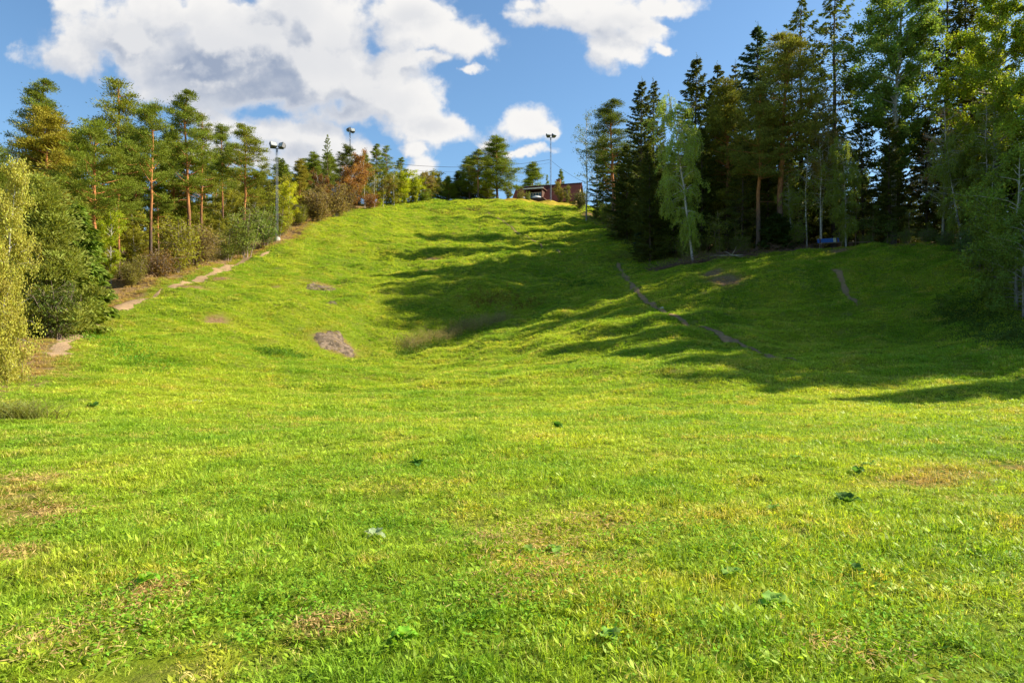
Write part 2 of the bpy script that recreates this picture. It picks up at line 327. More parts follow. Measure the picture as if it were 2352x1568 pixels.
path([(1120, 487), (1170, 520), (1230, 555), (1290, 590)], .5, k=.5)
def near_path(x, y):
    o = np.full(x.shape, 9.0)
    for px, py, ww in PATHS:
        for i in range(0, len(px), 2):
            d = np.hypot(x-px[i], y-py[i])-ww[i]*.36; o = np.minimum(o, d)
    return o
# ------------------------------------------------------------------ grass
def grass_mat():
    m, t = newmat('grass_blades'); P = t.new('ShaderNodeNewGeometry').outputs['Position']; tn = tint(t)
    n1 = t.noise(P, .13, 5, .6); n2 = t.noise(t.vm('ADD', P, (40, 0, 0)), .75, 5, .65); n3 = t.noise(P, 4.5, 3, .6)
    c = t.mix(t.ss(n1, .36, .64), (.28, .435, .03), (.47, .56, .042))
    c = t.mix(t.m('MULTIPLY', t.ss(n2, .5, .68), .6), c, (.58, .52, .05))
    c = t.mix(t.m('MULTIPLY', t.ss(n2, .50, .30), .6), c, (.13, .30, .014))
    dry = t.m('MULTIPLY', t.ss(t.m('ADD', tn, t.m('MULTIPLY', t.m('SUBTRACT', t.m('ADD', n2, n3), 1.0), .9)), .88, 1.04), .85)
    c = t.mix(dry, c, (.72, .54, .20))
    c = t.mix(1.0, c, t.m('ADD', .42, t.m('MULTIPLY', tn, 1.2)), 'MULTIPLY')
    dr = t.new('ShaderNodeAttribute', attribute_name='dry', attribute_type='INSTANCER').outputs['Fac']
    c = t.mix(dr, c, t.mix(tn, (.34, .20, .06), (.70, .48, .18)))
    p = princ(t, c, .5, .22)
    tr = t.new('ShaderNodeBsdfTranslucent'); t.put(tr.inputs[0], t.mix(1.0, c, (1.2, 1.15, .7), 'MULTIPLY'))
    mx = t.new('ShaderNodeMixShader'); mx.inputs[0].default_value = .42; t.l.new(p, mx.inputs[1]); t.l.new(tr.outputs[0], mx.inputs[2])
    finish(t, mx.outputs[0]); return m
M_grass = grass_mat()
def tuft(seed, nb, rad, hh, wd, lean=.5, broad=0):
    r = np.random.RandomState(seed); A = Acc()
    an = r.uniform(0, 6.28, nb); rr = rad*np.sqrt(r.rand(nb)); b = np.stack([rr*np.cos(an), rr*np.sin(an), np.full(nb, -.012)], -1)
    da = an+r.normal(0, .9, nb); dv = np.stack([np.cos(da), np.sin(da), np.zeros(nb)], -1); sd_ = np.stack([-np.sin(da+r.normal(0, .5, nb)), np.cos(da), np.zeros(nb)], -1)
    L = hh*r.uniform(.5, 1.15, nb)[:, None]; k = (lean*r.uniform(.2, 1.6, nb))[:, None]; W = wd*r.uniform(.6, 1.3, nb)[:, None]
    up = np.array([0, 0, 1.]); mid = b+L*.55*unit(up+dv*k*.5); tip = mid+L*.5*unit(up*(1-k*.45)+dv*k*1.3)
    V = np.stack([b-sd_*W*.5, b+sd_*W*.5, mid+sd_*W*.42, mid-sd_*W*.42, tip], 1).reshape(-1, 3)
    i = np.arange(nb)*5; A.add(V, np.stack([i, i+1, i+2, i+3], -1), np.stack([i+3, i+2, i+4], -1), np.repeat(r.rand(nb), 5))
    if broad:
        n = broad; an = r.uniform(0, 6.28, n); dv = unit(np.stack([np.cos(an), np.sin(an), r.uniform(.1, .9, n)], -1)); c = dv*(rad*.8)+np.array([0, 0, .01])
        sdv = unit(np.cross(dv, np.array([0, 0, 1.]))+r.normal(0, .25, (n, 3))); A.leaves(c, dv, sdv, hh*r.uniform(.6, 1.1, n), hh*.28, r.uniform(.3, .8, n))
    return A.mesh('grass_tuft', M_grass)
gcol = bpy.data.collections.new('grass_tufts')
specs = [(1,26,.055,.085,.0045,.7,0),(2,30,.06,.07,.0045,.9,0),(3,22,.05,.10,.0045,.6,0),(4,26,.06,.065,.005,1.1,3),(5,20,.06,.06,.005,1.0,8),(6,24,.05,.12,.004,.8,0),
         (7,30,.07,.06,.0055,1.2,0),(8,18,.06,.05,.005,1.2,12),(9,28,.05,.09,.004,1.0,0),(10,24,.07,.075,.005,.8,4)]
for i, s_ in enumerate(specs):
    o = bpy.data.objects.new('tuft_%02d' % i, tuft(*s_)); gcol.objects.link(o)
rg = np.random.RandomState(11)
DRYA = np.array(DRYW)
def scatter():
    out = []
    # bands: d0, d1, density per m2, xy scale, z scale
    for d0, d1, den, sx, sz in [(1.8, 5, 420, .95, .62), (5, 9, 300, 1.05, .68), (9, 15, 150, 1.35, .8), (15, 25, 80, 1.8, 1.0), (25, 42, 45, 2.4, 1.35), (42, 70, 26, 3.0, 1.6), (70, 135, 13, 4.0, 2.2)]:
        x1 = .86*d1+4; n = int(2*x1*(d1-d0)*den); x = rg.uniform(-x1, x1, n); y = rg.uniform(d0, d1, n)
        k = (np.abs(x) < .86*y+4) & (y-d0 > -1); x, y = x[k], y[k]
        e = edge_signed(x, y); k = (e > rg.uniform(-2.5, 1.2, len(x))) | (y > 118); x, y = x[k], y[k]
        near = near_path(x, y); k = near > rg.uniform(-.05, .1, len(x))+.004*y*(rg.rand(len(x)) < .8); x, y = x[k], y[k]
        keep = np.ones(len(x), bool)
        for bx, by, r in DRYW:
            q = np.hypot(x-bx, (y-by)*(1.3 if by > 20 else 1.7))/r+rg.normal(0, .22, len(x)); keep &= (q > 1.0) | (rg.rand(len(x)) < .16)
        x, y = x[keep], y[keep]
        # tall and short patches
        f = .5+.25*np.sin(x*1.3+2*np.sin(y*.8))+.25*np.sin(y*1.7+1.5*np.sin(x*1.1+1))
        idx = rg.randint(0, len(specs), len(x)); s = rg.uniform(.7, 1.3, len(x))
        dry = np.clip((1.6-edge_signed(x, y)+rg.normal(0, .8, len(x)))*.55, 0, .9)*(x < 0)*(y > 22)
        for bx, by, r in DRYW: dry = np.maximum(dry, np.clip(1.35-np.hypot(x-bx, (y-by)*1.3)/r+rg.normal(0, .2, len(x)), 0, .85))
        out.append(np.stack([x, y, H(x, y), idx, sx*s, sz*s*(.68+.8*f), rg.uniform(0, 6.28, len(x)), rg.normal(0, .14, len(x)), rg.normal(0, .14, len(x)), dry], -1))
    return np.concatenate(out)
G = scatter(); print('grass tufts', len(G))
gm = bpy.data.meshes.new('grass'); gm.vertices.add(len(G)); gm.vertices.foreach_set('co', G[:, :3].ravel())
a_ = gm.attributes.new('idx', 'INT', 'POINT'); a_.data.foreach_set('value', G[:, 3].astype(np.int32))
a_ = gm.attributes.new('scl', 'FLOAT_VECTOR', 'POINT'); a_.data.foreach_set('vector', G[:, [4, 4, 5]].astype(np.float32).ravel())
a_ = gm.attributes.new('rot', 'FLOAT_VECTOR', 'POINT'); a_.data.foreach_set('vector', G[:, [7, 8, 6]].astype(np.float32).ravel())
a_ = gm.attributes.new('dry', 'FLOAT', 'POINT'); a_.data.foreach_set('value', G[:, 9].astype(np.float32))
def instancer(name, mesh, coll):
    ng = bpy.data.node_groups.new(name+'_scatter', 'GeometryNodeTree'); ng.interface.new_socket('Geometry', in_out='INPUT', socket_type='NodeSocketGeometry'); ng.interface.new_socket('Geometry', in_out='OUTPUT', socket_type='NodeSocketGeometry')
    n = ng.nodes; gi = n.new('NodeGroupInput'); go = n.new('NodeGroupOutput'); ip = n.new('GeometryNodeInstanceOnPoints'); ci = n.new('GeometryNodeCollectionInfo')
    ci.inputs['Collection'].default_value = coll; ci.inputs['Separate Children'].default_value = True; ci.inputs['Reset Children'].default_value = True
    def na(nm, ty):
        q = n.new('GeometryNodeInputNamedAttribute'); q.data_type = ty; q.inputs[0].default_value = nm; return next(o_ for o_ in q.outputs if o_.enabled)
    l = ng.links; l.new(gi.outputs[0], ip.inputs['Points']); l.new(ci.outputs[0], ip.inputs['Instance']); ip.inputs['Pick Instance'].default_value = True
    l.new(na('idx', 'INT'), ip.inputs['Instance Index']); l.new(na('rot', 'FLOAT_VECTOR'), ip.inputs['Rotation']); l.new(na('scl', 'FLOAT_VECTOR'), ip.inputs['Scale'])
    l.new(ip.outputs[0], go.inputs[0]); o = obj(name, mesh); md = o.modifiers.new('scatter', 'NODES'); md.node_group = ng; return o
tag(instancer('grass', gm, gcol), 'short sunlit meadow grass with dry and weedy patches covering the slope', 'grass', kind='stuff')
# ------------------------------------------------------------------ tree prototypes
def curve(p0, d0, L, n, r, wob=.1, bend=None):
    p = [np.array(p0, float)]; d = np.array(d0, float); st = L/(n-1)
    for i in range(n-1):
        d = d+r.normal(0, wob, 3)+(0 if bend is None else np.array(bend)/(n-1)); d /= np.linalg.norm(d); p.append(p[-1]+d*st)
    return np.array(p)
def trunk_line(r, Ht, wob=.012, n=12, lean=(0, 0)):
    t = np.linspace(0, 1, n); x = np.cumsum(r.normal(0, wob, n))*Ht*.35; y = np.cumsum(r.normal(0, wob, n))*Ht*.35
    x = (x-x[0])*np.minimum(1, t*2)+lean[0]*Ht*t; y = (y-y[0])*np.minimum(1, t*2)+lean[1]*Ht*t
    return np.stack([x, y, t*Ht-.15*(t == 0)], -1)
def tl(T, z): return np.array([np.interp(z, T[:, 2], T[:, 0]), np.interp(z, T[:, 2], T[:, 1]), z])
def pine(seed, Ht=15, cb=.5, rad=2.6, dens=1.0, top=.8, dead=5):
    r = np.random.RandomState(seed); W = Acc(); L = Acc(); T = trunk_line(r, Ht); t = T[:, 2]/Ht
    W.tube(T, .0125*Ht*(1-t*.93)**.8+.012+.05*np.exp(-t*30), 8)
    z = cb*Ht
    while z < Ht*.985:
        u = (z/Ht-cb)/(1-cb); prof = rad*(max(0.02, 1-u)**top)*(.62+.38*min(1, u*4+.2))
        for _ in range(r.randint(3, 6)):
            if r.rand() < .2: continue
            an = r.uniform(0, 6.28); le = prof*r.uniform(.5, 1.15)+.25; el = r.uniform(-.05, .45)+u*.55
            p = curve(tl(T, z+r.uniform(-.15, .15)), (math.cos(an)*math.cos(el), math.sin(an)*math.cos(el), math.sin(el)), le, 6, r, .13, (0, 0, .28))
            W.tube(p, np.linspace(.018+.012*le, .008, 6), 4, cap=False)
            ns = int((3+le*3.6)*dens)
            for k in range(ns):
                f = r.uniform(.36, 1.02) if k else 1.0; q = p[min(5, int(f*5))]*(1-(f*5) % 1)+p[min(5, int(f*5)+1)]*((f*5) % 1)
                off = r.normal(0, 1, 3)*(.14+.15*le)*np.array([1, 1, .16]); c0 = q+off*(1.15-f*.6)+np.array([0, 0, .08])
                nn = int(r.uniform(50, 85)); sz = r.uniform(.18, .34)
                c = c0+r.normal(0, 1, (nn, 3))*np.array([sz, sz, sz*.34])
                ax = unit((c-c0)+np.array([0, 0, .28])+r.normal(0, .10, (nn, 3))); sd_ = perp(r, ax)
                L.leaves(c, ax, sd_, r.uniform(.13, .24, nn), r.uniform(.035, .07, nn), np.clip(r.normal(.45, .18, nn)+r.uniform(-.25, .25), 0, 1))
        z += r.uniform(.34, .78)*Ht/15
    for _ in range(dead):
        zz = r.uniform(.25*cb+.1, cb)*Ht; an = r.uniform(0, 6.28); p = curve(tl(T, zz), (math.cos(an), math.sin(an), .05), r.uniform(.5, 1.9), 5, r, .2, (0, 0, -.3)); W.tube(p, np.linspace(.03, .007, 5), 4, cap=False)
    return dict(H=Ht, trunk=W.mesh('pine_trunk', M_pine, True), crown=L.mesh('pine_crown', M_needle))
def spruce(seed, Ht=20, cb=.06, rad=2.6, dens=1.0, thin=1.0, hang=.5):
    r = np.random.RandomState(seed); W = Acc(); L = Acc(); T = trunk_line(r, Ht, .004); t = T[:, 2]/Ht
    W.tube(T, .011*Ht*(1-t*.96)+.01+.05*np.exp(-t*30), 8)
    z = cb*Ht
    while z < Ht*.99:
        u = (z/Ht-cb)/(1-cb); prof = rad*((1-u)**.68)*(.75+.25*min(1, u*5)); nb = r.randint(4, 7) if u < .9 else 4
        for _ in range(nb):
            if r.rand() < .10/thin**2: continue
            an = r.uniform(0, 6.28); le = prof*r.uniform(.55, 1.18)+.10; el = (.55*u-.28)+r.normal(0, .1)
            d = np.array([math.cos(an)*math.cos(el), math.sin(an)*math.cos(el), math.sin(el)])
            p = curve(tl(T, z), d, le, 6, r, .05, (0, 0, .30)); W.tube(p, np.linspace(.012+.01*le, .006, 6), 3, cap=False)
            n = int((14+le*36)*dens*thin); f = r.uniform(.10 if thin > .8 else .3, 1.03, n)**.8; k = np.minimum(4, (f*5).astype(int)); w_ = (f*5-k)[:, None]
            q = p[k]*(1-w_)+p[k+1]*w_; sid = np.array([-math.sin(an), math.cos(an), 0]); sg = r.choice([-1, 1], n)
            sl = (.12+.26*le*(1.05-f))*r.uniform(.2, 1, n); c = q+sid*(sg*sl)[:, None]+np.array([0, 0, 1.])*(-hang*sl*r.uniform(.1, 1.3, n)+r.normal(0, .03, n))[:, None]
            ax = unit(sid*sg[:, None]*.6+d*.6+np.array([0, 0, -hang])*r.uniform(.3, 1.4, n)[:, None]+r.normal(0, .22, (n, 3))); sd_ = perp(r, ax)
            L.leaves(c, ax, sd_, r.uniform(.24, .50, n), r.uniform(.07, .16, n), np.clip(r.normal(.45, .18, n)+r.uniform(-.2, .2), 0, 1))
        z += r.uniform(.20, .36)*Ht/20*1.25
    c = tl(T, Ht*.985)+r.normal(0, 1, (30, 3))*np.array([.08, .08, .35]); ax = unit(r.normal(0, .5, (30, 3))+np.array([0, 0, 1])); L.leaves(c, ax, perp(r, ax), .25, .05, .5)
    for _ in range(int(22*cb*3)):
        zz = r.uniform(.08, max(.1, cb))*Ht; an = r.uniform(0, 6.28); p = curve(tl(T, zz), (math.cos(an), math.sin(an), -.1), r.uniform(.6, 1.8), 4, r, .12, (0, 0, -.2)); W.tube(p, np.linspace(.022, .006, 4), 3, cap=False)
    return dict(H=Ht, trunk=W.mesh('spruce_trunk', M_spruce, True), crown=L.mesh('spruce_crown', M_needle))
def broad(seed, Ht=10, cb=.3, rad=2.5, nl=26, leaf=.13, per=60, bark=None, shape='oval', droop=0, stems=1, spread=.12, twig=1.0, lean=(0, 0), tw=.011):
    r = np.random.RandomState(seed); W = Acc(); L = Acc()
    for s_ in range(stems):
        ln = (lean[0]+(r.normal(0, spread) if stems > 1 else 0), lean[1]+(r.normal(0, spread) if stems > 1 else 0)); hs = Ht*(1 if s_ == 0 else r.uniform(.6, .98))
        T = trunk_line(r, hs, .016, 10, ln); t = T[:, 2]/hs
        if stems > 1: T[:, :2] += r.normal(0, .04*min(3, Ht)/3*2, 2)
        W.tube(T, tw*hs*(1-t*.9)+.006, 7 if stems == 1 else 5)
        for i in range(nl):
            u = (i+r.rand())/nl; z = (cb+(1-cb)*u**.95)*hs*.97
            prof = {'oval': math.sin(math.pi*min(1, .16+.84*(1-u)**.8))**.7 if u < .98 else .2, 'cone': (1-u)**.7*.95+.08, 'column': .75*(1-u**3)+.15, 'round': math.sqrt(max(.05, 1-(2*u-.85)**2*.8))}[shape]*rad
            an = r.uniform(0, 6.28); el = r.uniform(.15, .75)+.3*u; le = max(.25, prof*r.uniform(.6, 1.12))
            z0 = max(cb*hs*.7, z-le*math.sin(el)*.6)
            p = curve(tl(T, z0), (math.cos(an)*math.cos(el), math.sin(an)*math.cos(el), math.sin(el)), le, 6, r, .14, (0, 0, -.25-droop*.7))
            W.tube(p, np.linspace(.006*Ht*.35+.006*le, .004, 6), 4, cap=False)
            for k in range(int((3+le*1.7)*twig)):
                f = r.uniform(.3, 1); q = p[min(5, int(f*5+.5))]; dd = unit(rdir(r, 1)[0]*.9+np.array([0, 0, .15])+unit(q-p[0])*.5); tl_ = r.uniform(.3, .8)*(.35+.22*le)
                pp = curve(q, dd, tl_+droop*.9, 5, r, .12, (0, 0, -.2-droop*2.2)); W.tube(pp, np.linspace(.009, .003, 5), 3, cap=False)
                nn = max(3, int(per*r.uniform(.4, 1.4)*(.5+.5*min(1, le)))); fi = r.randint(1, 5, nn); c0 = pp[fi]; sp_ = (.10+.17*tl_)
                c = c0+r.normal(0, 1, (nn, 3))*sp_*np.array([1, 1, .8 if droop < .3 else 1.3])*(.6 if droop > .3 else 1)
                ax = unit(r.normal(0, 1, (nn, 3))*np.array([1, 1, .6])+np.array([0, 0, -.5-droop])); sd_ = perp(r, ax)
                L.leaves(c, ax, sd_, leaf*r.uniform(.7, 1.35, nn), leaf*.7*r.uniform(.7, 1.2, nn), np.clip(.45+r.normal(0, .2, nn)+r.normal(0, .12), 0, 1))
    return dict(H=Ht, trunk=W.mesh('tree_trunk', bark or M_grey, True), crown=L.mesh('tree_crown', M_leaf))
def bush(seed, Ht=2.5, rad=1.2, stems=9, leaf=.09, per=22, nl=9, bark=None, spread=.22, cb=.15, twig=1.0):
    return broad(seed, Ht, cb, rad*.55, nl, leaf, per, bark or M_twig, 'oval', 0, stems, spread, twig, tw=.006)
PR = dict(
 pine=[pine(1, 15, .46, 3.9, 1.0, .8, 9), pine(2, 16, .44, 3.2, .95, .75, 9), pine(3, 14, .50, 4.0, .95, .7, 6), pine(4, 15, .44, 3.5, .85, .9, 9), pine(5, 12, .16, 3.5, 1.0, .9, 4)],
 youngpine=[pine(11, 7, .04, 1.9, 1.3, 1.0, 0), pine(12, 6, .05, 1.6, 1.3, .9, 0)],
 spruce=[spruce(21, 22, .10, 4.2), spruce(22, 21, .05, 4.6), spruce(23, 24, .14, 3.9, .9), spruce(24, 23, .2, 4.4, .75, .66, .8), spruce(25, 18, .03, 4.2)],
 youngspruce=[spruce(31, 6, .02, 1.7, 1.5), spruce(32, 5, .02, 2.0, 1.7)],
 birch=[broad(41, 17, .12, 3.0, 70, .13, 95, M_birch, 'oval', 1.1, 1, .1, 1.1, (-.15, 0), .009), broad(42, 16, .45, 2.6, 34, .13, 55, M_birch, 'oval', .5, 2, .04, .8, (0, 0), .007), broad(43, 9, .3, 1.3, 22, .11, 26, M_birch, 'oval', .3, 1, .1, .8, tw=.007)],
 aspen=[broad(51, 25, .28, 5.4, 80, .21, 70, M_grey, 'oval', 0, 1, .1, 1.3), broad(52, 22, .16, 5.6, 80, .21, 70, M_grey, 'round', 0, 1, .1, 1.3), broad(53, 14, .28, 2.6, 34, .15, 9, M_grey, 'oval', 0, 1, .1, 1.0, tw=.007)],
 leafy=[broad(61, 9, .12, 3.0, 46, .15, 60, M_grey, 'oval'), broad(62, 8, .10, 2.8, 42, .15, 60, M_grey, 'round'), broad(63, 6, .08, 1.9, 26, .14, 48, M_grey, 'oval', 0, 2, .12)],
 willow=[broad(71, 7.5, .02, 2.5, 58, .10, 62, M_grey, 'column', .15, 3, .14, 1.5)],
 bare=[broad(81, 12, .3, 3.4, 34, .10, 6, M_grey, 'round', 0, 1, .1, 1.6), broad(82, 5, .2, 1.3, 20, .10, 10, M_twig, 'oval', 0, 3, .08, 1.2)],
 bush=[bush(91), bush(92, 2.2, 1.5, 11, .09, 18), bush(93, 3.0, 1.3, 8, .08, 26, spread=.14), bush(94, 1.6, 1.2, 12, .08, 14, 7, spread=.3)],
 sapling=[broad(95, 5, .25, .9, 16, .13, 16, M_twig, 'oval', 0, 1, tw=.006), broad(96, 4.5, .15, 1.0, 14, .13, 20, M_twig, 'oval', 0, 2, .06, tw=.006)])
print({k: [len(p['crown'].polygons) for p in v] for k, v in PR.items()})
NAME = dict(pine='pine_tree', youngpine='young_pine', spruce='spruce_tree', youngspruce='young_spruce', birch='birch_tree', aspen='aspen_tree', leafy='deciduous_tree', willow='willow_tree', bare='bare_tree', bush='bush', sapling='sapling')
CAT = dict(pine='pine tree', youngpine='pine tree', spruce='spruce tree', youngspruce='spruce tree', birch='birch tree', aspen='aspen tree', leafy='tree', willow='willow tree', bare='tree', bush='bush', sapling='sapling')
TREES = []
rt = random.Random(7)
def tree(kind, v, x, y, Ht, color, label, group=None, wx=1.0, rz=None, tilt=(0, 0), cat=None, name=None):
    p = PR[kind][v % len(PR[kind])]; s = Ht/p['H']; z = h(x, y)-.05
    nm = name or NAME[kind]
    e = thing(nm, label, cat or CAT[kind], (x, y, z), 0, group); e.rotation_euler = (tilt[1], tilt[0], rt.uniform(0, 6.28) if rz is None else rz); e.scale = (s*wx, s*wx, s)
    obj('trunk' if kind not in ('bush',) else 'stems', p['trunk'], e); obj('crown' if kind != 'bush' else 'foliage', p['crown'], e, color=color)
    TREES.append((x, y, kind)); return e
def TP(kind, v, px, pyb, pyt, color, label, D=None, **kw):
    """tree whose foot is seen at (px, pyb), or stands at distance D when hidden; its top shows at pyt"""
    if D is None: x, y = hit(px, pyb)
    else: x, y = at(px, D)
    Ht = EYE+(784-pyt)/F*y-h(x, y); return tree(kind, v, x, y, Ht, color, label, **kw)
PG = (.19, .235, .025); PG2 = (.23, .25, .025); PY = (.33, .29, .035); PO = (.29, .25, .03); DG = (.10, .12, .018); SG = (.13, .165, .025)
YG = (.40, .44, .018); LG = (.22, .32, .035); RB = (.34, .17, .05); OL = (.30, .29, .035); BR = (.28, .21, .07); WG = (.22, .26, .09)
# ---- left forest
TP('willow', 0, -8, 905, 350, (.46, .44, .08), 'pale yellow leaved tree filling the left edge of the meadow nearest the camera', wx=.46, D=20.5)
TP('pine', 1, 105, 0, 192, PG, 'dark narrow pointed pine rising behind the yellowish pine at far left', D=66, wx=.9)
TP('pine', 4, 112, 0, 252, PY, 'yellow tinged full crowned pine, leftmost of the tall pines', D=55, wx=1.15)
TP('pine', 0, 222, 690, 278, PG, 'tall pine with orange trunk standing by the trail next to a yellow green maple', wx=1.05)
TP('pine', 3, 268, 0, 184, PG2, 'tallest pine of the left forest, its top split against the blue sky', D=66, wx=1.1)
TP('pine', 2, 347, 630, 242, PG, 'straight pine with long bare orange trunk standing alone on the meadow edge', wx=.8)
TP('pine', 1, 435, 602, 216, PG, 'high slim pine with reddish trunk right of the lone edge pine', wx=.95)
TP('pine', 3, 462, 0, 262, PG2, 'pine close behind the high slim pine, with a dark thin trunk', D=72, wx=.8)
TP('pine', 2, 512, 0, 290, PG, 'pine with feathery open top left of the broad flat crowned pine', D=80, wx=.7)
TP('pine', 0, 560, 0, 288, PG2, 'broad flat crowned pine left of the nearest floodlight mast', D=76, wx=.95)
TP('pine', 4, 170, 0, 300, PG, 'pine between the yellowish pine and the orange trunked trail pine', D=62)
TP('pine', 4, 395, 0, 300, PG2, 'shorter bushy pine between the lone edge pine and the high slim pine', D=74)
TP('pine', 2, 310, 0, 300, PG, 'pine with low hanging crown behind the lone edge pine', D=72)
TP('pine', 4, 605, 0, 395, (.15, .16, .025), 'low olive pine just left of the nearest floodlight mast', D=86)
TP('spruce', 4, 650, 0, 363, PG, 'small pointed spruce just right of the nearest floodlight mast', D=94, wx=1.1)
TP('pine', 4, 688, 0, 366, PO, 'small golden green pine behind the bright yellow tree', D=98)
TP('pine', 4, 722, 0, 350, PG, 'rounded dark pine between the golden pine and the narrow spire', D=103)
TP('spruce', 3, 752, 0, 308, PG, 'narrow spire shaped tree standing highest before the second mast', D=104, wx=.75)
TP('pine', 2, 796, 0, 335, DG, 'dark pine whose crown touches the second floodlight mast', D=110, wx=.9)
TP('pine', 4, 838, 0, 352, PG2, 'low pine right of the second floodlight mast', D=116, wx=.9)
TP('pine', 1, 868, 0, 333, PG, 'left one of two twin topped pines over the crest birches', D=120, wx=.9)
TP('pine', 3, 888, 0, 335, PG, 'right one of two twin topped pines over the crest birches', D=122, wx=.9)
TP('pine', 0, 922, 0, 362, PG, 'last pine at the right end of the left forest', D=126, wx=.8)
TP('leafy', 0, 255, 655, 480, (.34, .40, .02), 'yellow green maple beside the orange trunked trail pine', wx=.9, name='maple_tree')
TP('youngpine', 0, 110, 765, 415, (.26, .29, .05), 'blue green young pine standing behind the pale yellow tree', wx=1.05, D=34)
TP('youngspruce', 0, 178, 720, 470, (.17, .24, .03), 'dark green young spruce left of the orange trunked trail pine', wx=1.2, D=42)
TP('youngspruce', 1, 140, 745, 560, (.22, .26, .035), 'low wide young spruce at the foot of the blue green young pine', wx=1.2, D=36)
TP('leafy', 1, 60, 0, 400, OL, 'olive tree behind the pale yellow tree at the left edge', D=46)
TP('leafy', 1, 300, 0, 455, OL, 'shaded leafy tree deep between the trail pine and the lone edge pine', D=70, wx=.8)
TP('leafy', 0, 395, 0, 470, LG, 'green leafy tree filling the gap right of the lone edge pine', D=74, wx=.8)
TP('leafy', 2, 490, 0, 440, OL, 'olive leafy tree under the high slim pine', D=82, wx=.9)
TP('leafy', 0, 665, 530, 416, (.55, .55, .03), 'bright yellow maple right behind the nearest floodlight mast', D=88, wx=1.0, name='maple_tree')
TP('sapling', 1, 640, 540, 440, (.33, .36, .03), 'yellow green sapling in front of the bright yellow maple', D=83, wx=1.4)
TP('bush', 2, 565, 592, 462, (.26, .32, .07), 'tall light green willow bush with fine leaves left of the nearest mast', wx=1.1)
TP('bush', 2, 522, 600, 515, (.27, .31, .06), 'rounded green willow bush beside the taller one', wx=1.2)
TP('bush', 0, 610, 568, 480, (.15, .23, .04), 'small leafy bush just left of the nearest mast foot')
TP('bush', 1, 405, 640, 505, OL, 'straggly olive bush right of the lone edge pine', D=61)
TP('bush', 1, 450, 622, 520, BR, 'thin brownish bush at the meadow edge under the slim pine', D=65)
TP('bush', 0, 480, 612, 530, (.18, .16, .05), 'brown green bush left of the willow bushes', D=68)
TP('bush', 3, 372, 648, 570, (.24, .15, .04), 'low rusty bush just right of the lone edge pine foot', D=57)
TP('bush', 3, 300, 672, 600, OL, 'low olive bush between the two nearest pine trunks', D=57)
TP('bush', 1, 195, 740, 670, (.10, .15, .03), 'low dark bush at the bend of the trail', D=43)
TP('bush', 0, 130, 770, 640, (.13, .17, .03), 'low bush below the blue green young pine', D=33)
for i, (px, pt, c, l) in enumerate([(718, 425, BR, 'brown leaved slender tree right of the bright yellow maple'), (745, 400, (.22, .11, .035), 'rust tinged tree between the yellow maple and the red bushes'), (783, 385, RB, 'reddest autumn tree below the second mast'),
      (812, 355, RB, 'rust red autumn tree right beside the second mast'), (838, 378, OL, 'olive birch right of the rust red tree'), (860, 385, (.22, .20, .05), 'pale stemmed birch in the middle of the crest row'),
      (880, 400, (.24, .24, .05), 'yellowish birch below the twin topped pines'), (905, 372, (.20, .22, .04), 'tall light birch with white stem near the end of the crest row'), (930, 395, YG, 'yellow green rounded tree near the end of the crest row'), (955, 405, YG, 'bright green small tree closing the crest row')]):
    TP('birch' if i >= 4 and i < 8 else 'leafy', 2, px, 0, pt, c, l, D=[92, 97, 103, 108, 111, 114, 117, 119, 122, 124][i], wx=[.8, .8, 1, .8, 1, 1, 1, 1.1, .7, .7][i], group='autumn trees along the left edge near the crest')
TP('bush', 0, 770, 500, 420, BR, 'dense brown twiggy bush under the reddest autumn tree', D=98, wx=1.3)
TP('bush', 1, 732, 508, 440, BR, 'thin brown bush right of the yellow maple trunks', D=92, wx=1.2)
TP('bush', 2, 800, 490, 420, (.17, .12, .04), 'brown bush at the dark hollow near the crest', D=103, wx=1.2)
TP('bush', 3, 848, 478, 440, (.30, .13, .03), 'low orange bush on the meadow edge near the crest', D=109, wx=1)
TP('bush', 0, 690, 520, 470, (.28, .30, .04), 'small yellow green bush at the meadow edge right of the yellow maple', D=89, wx=1)
TP('bush', 0, 975, 466, 432, (.22, .30, .03), 'bright green bush at the left end of the skyline gap', D=126, wx=1.5)
# ---- crest
TP('leafy', 1, 988, 0, 407, (.09, .13, .03), 'small dark tree standing alone in the skyline gap', D=140, wx=.7)
TP('pine', 4, 1030, 0, 405, PG, 'bushy pine at the left end of the crest pine group', D=134, wx=1.65)
TP('pine', 4, 1052, 0, 392, DG, 'second pine from the left in the crest group', D=137, wx=1.50)
TP('pine', 0, 1098, 464, 345, PG2, 'round topped pine with pale trunk in the middle of the crest group', D=131, wx=1.50)
TP('pine', 4, 1078, 0, 360, PG, 'dark crowned pine left of the round topped crest pine', D=136, wx=1.35)
TP('pine', 4, 1142, 462, 313, PG, 'tallest crest pine with a pointed top left of the house', D=133, wx=1.50)
TP('pine', 4, 1120, 0, 385, PG2, 'low pine filling between the two tallest crest pines', D=138, wx=1.35)
TP('leafy', 2, 1168, 460, 415, (.17, .19, .03), 'small olive tree at the left end of the house', D=136, wx=.8)
TP('bush', 1, 1212, 462, 445, (.26, .20, .04), 'autumn bush in front of the house', D=131, wx=.9)
TP('bush', 0, 1196, 462, 438, (.24, .22, .04), 'yellowish bush by the left corner of the house', D=132, wx=1.0)
TP('bush', 0, 1213, 463, 440, (.20, .26, .04), 'small green bush beside the deck of the house', D=130.5, wx=.7)
TP('pine', 4, 1222, 0, 374, PG, 'small dark pine behind the house roof', D=162, wx=1.20)
TP('pine', 3, 1257, 0, 402, PG, 'thin pine behind the house seen through the third mast', D=160, wx=.45)
TP('pine', 4, 1289, 0, 390, PG, 'small pine top showing over the right half of the roof', D=158, wx=.5)
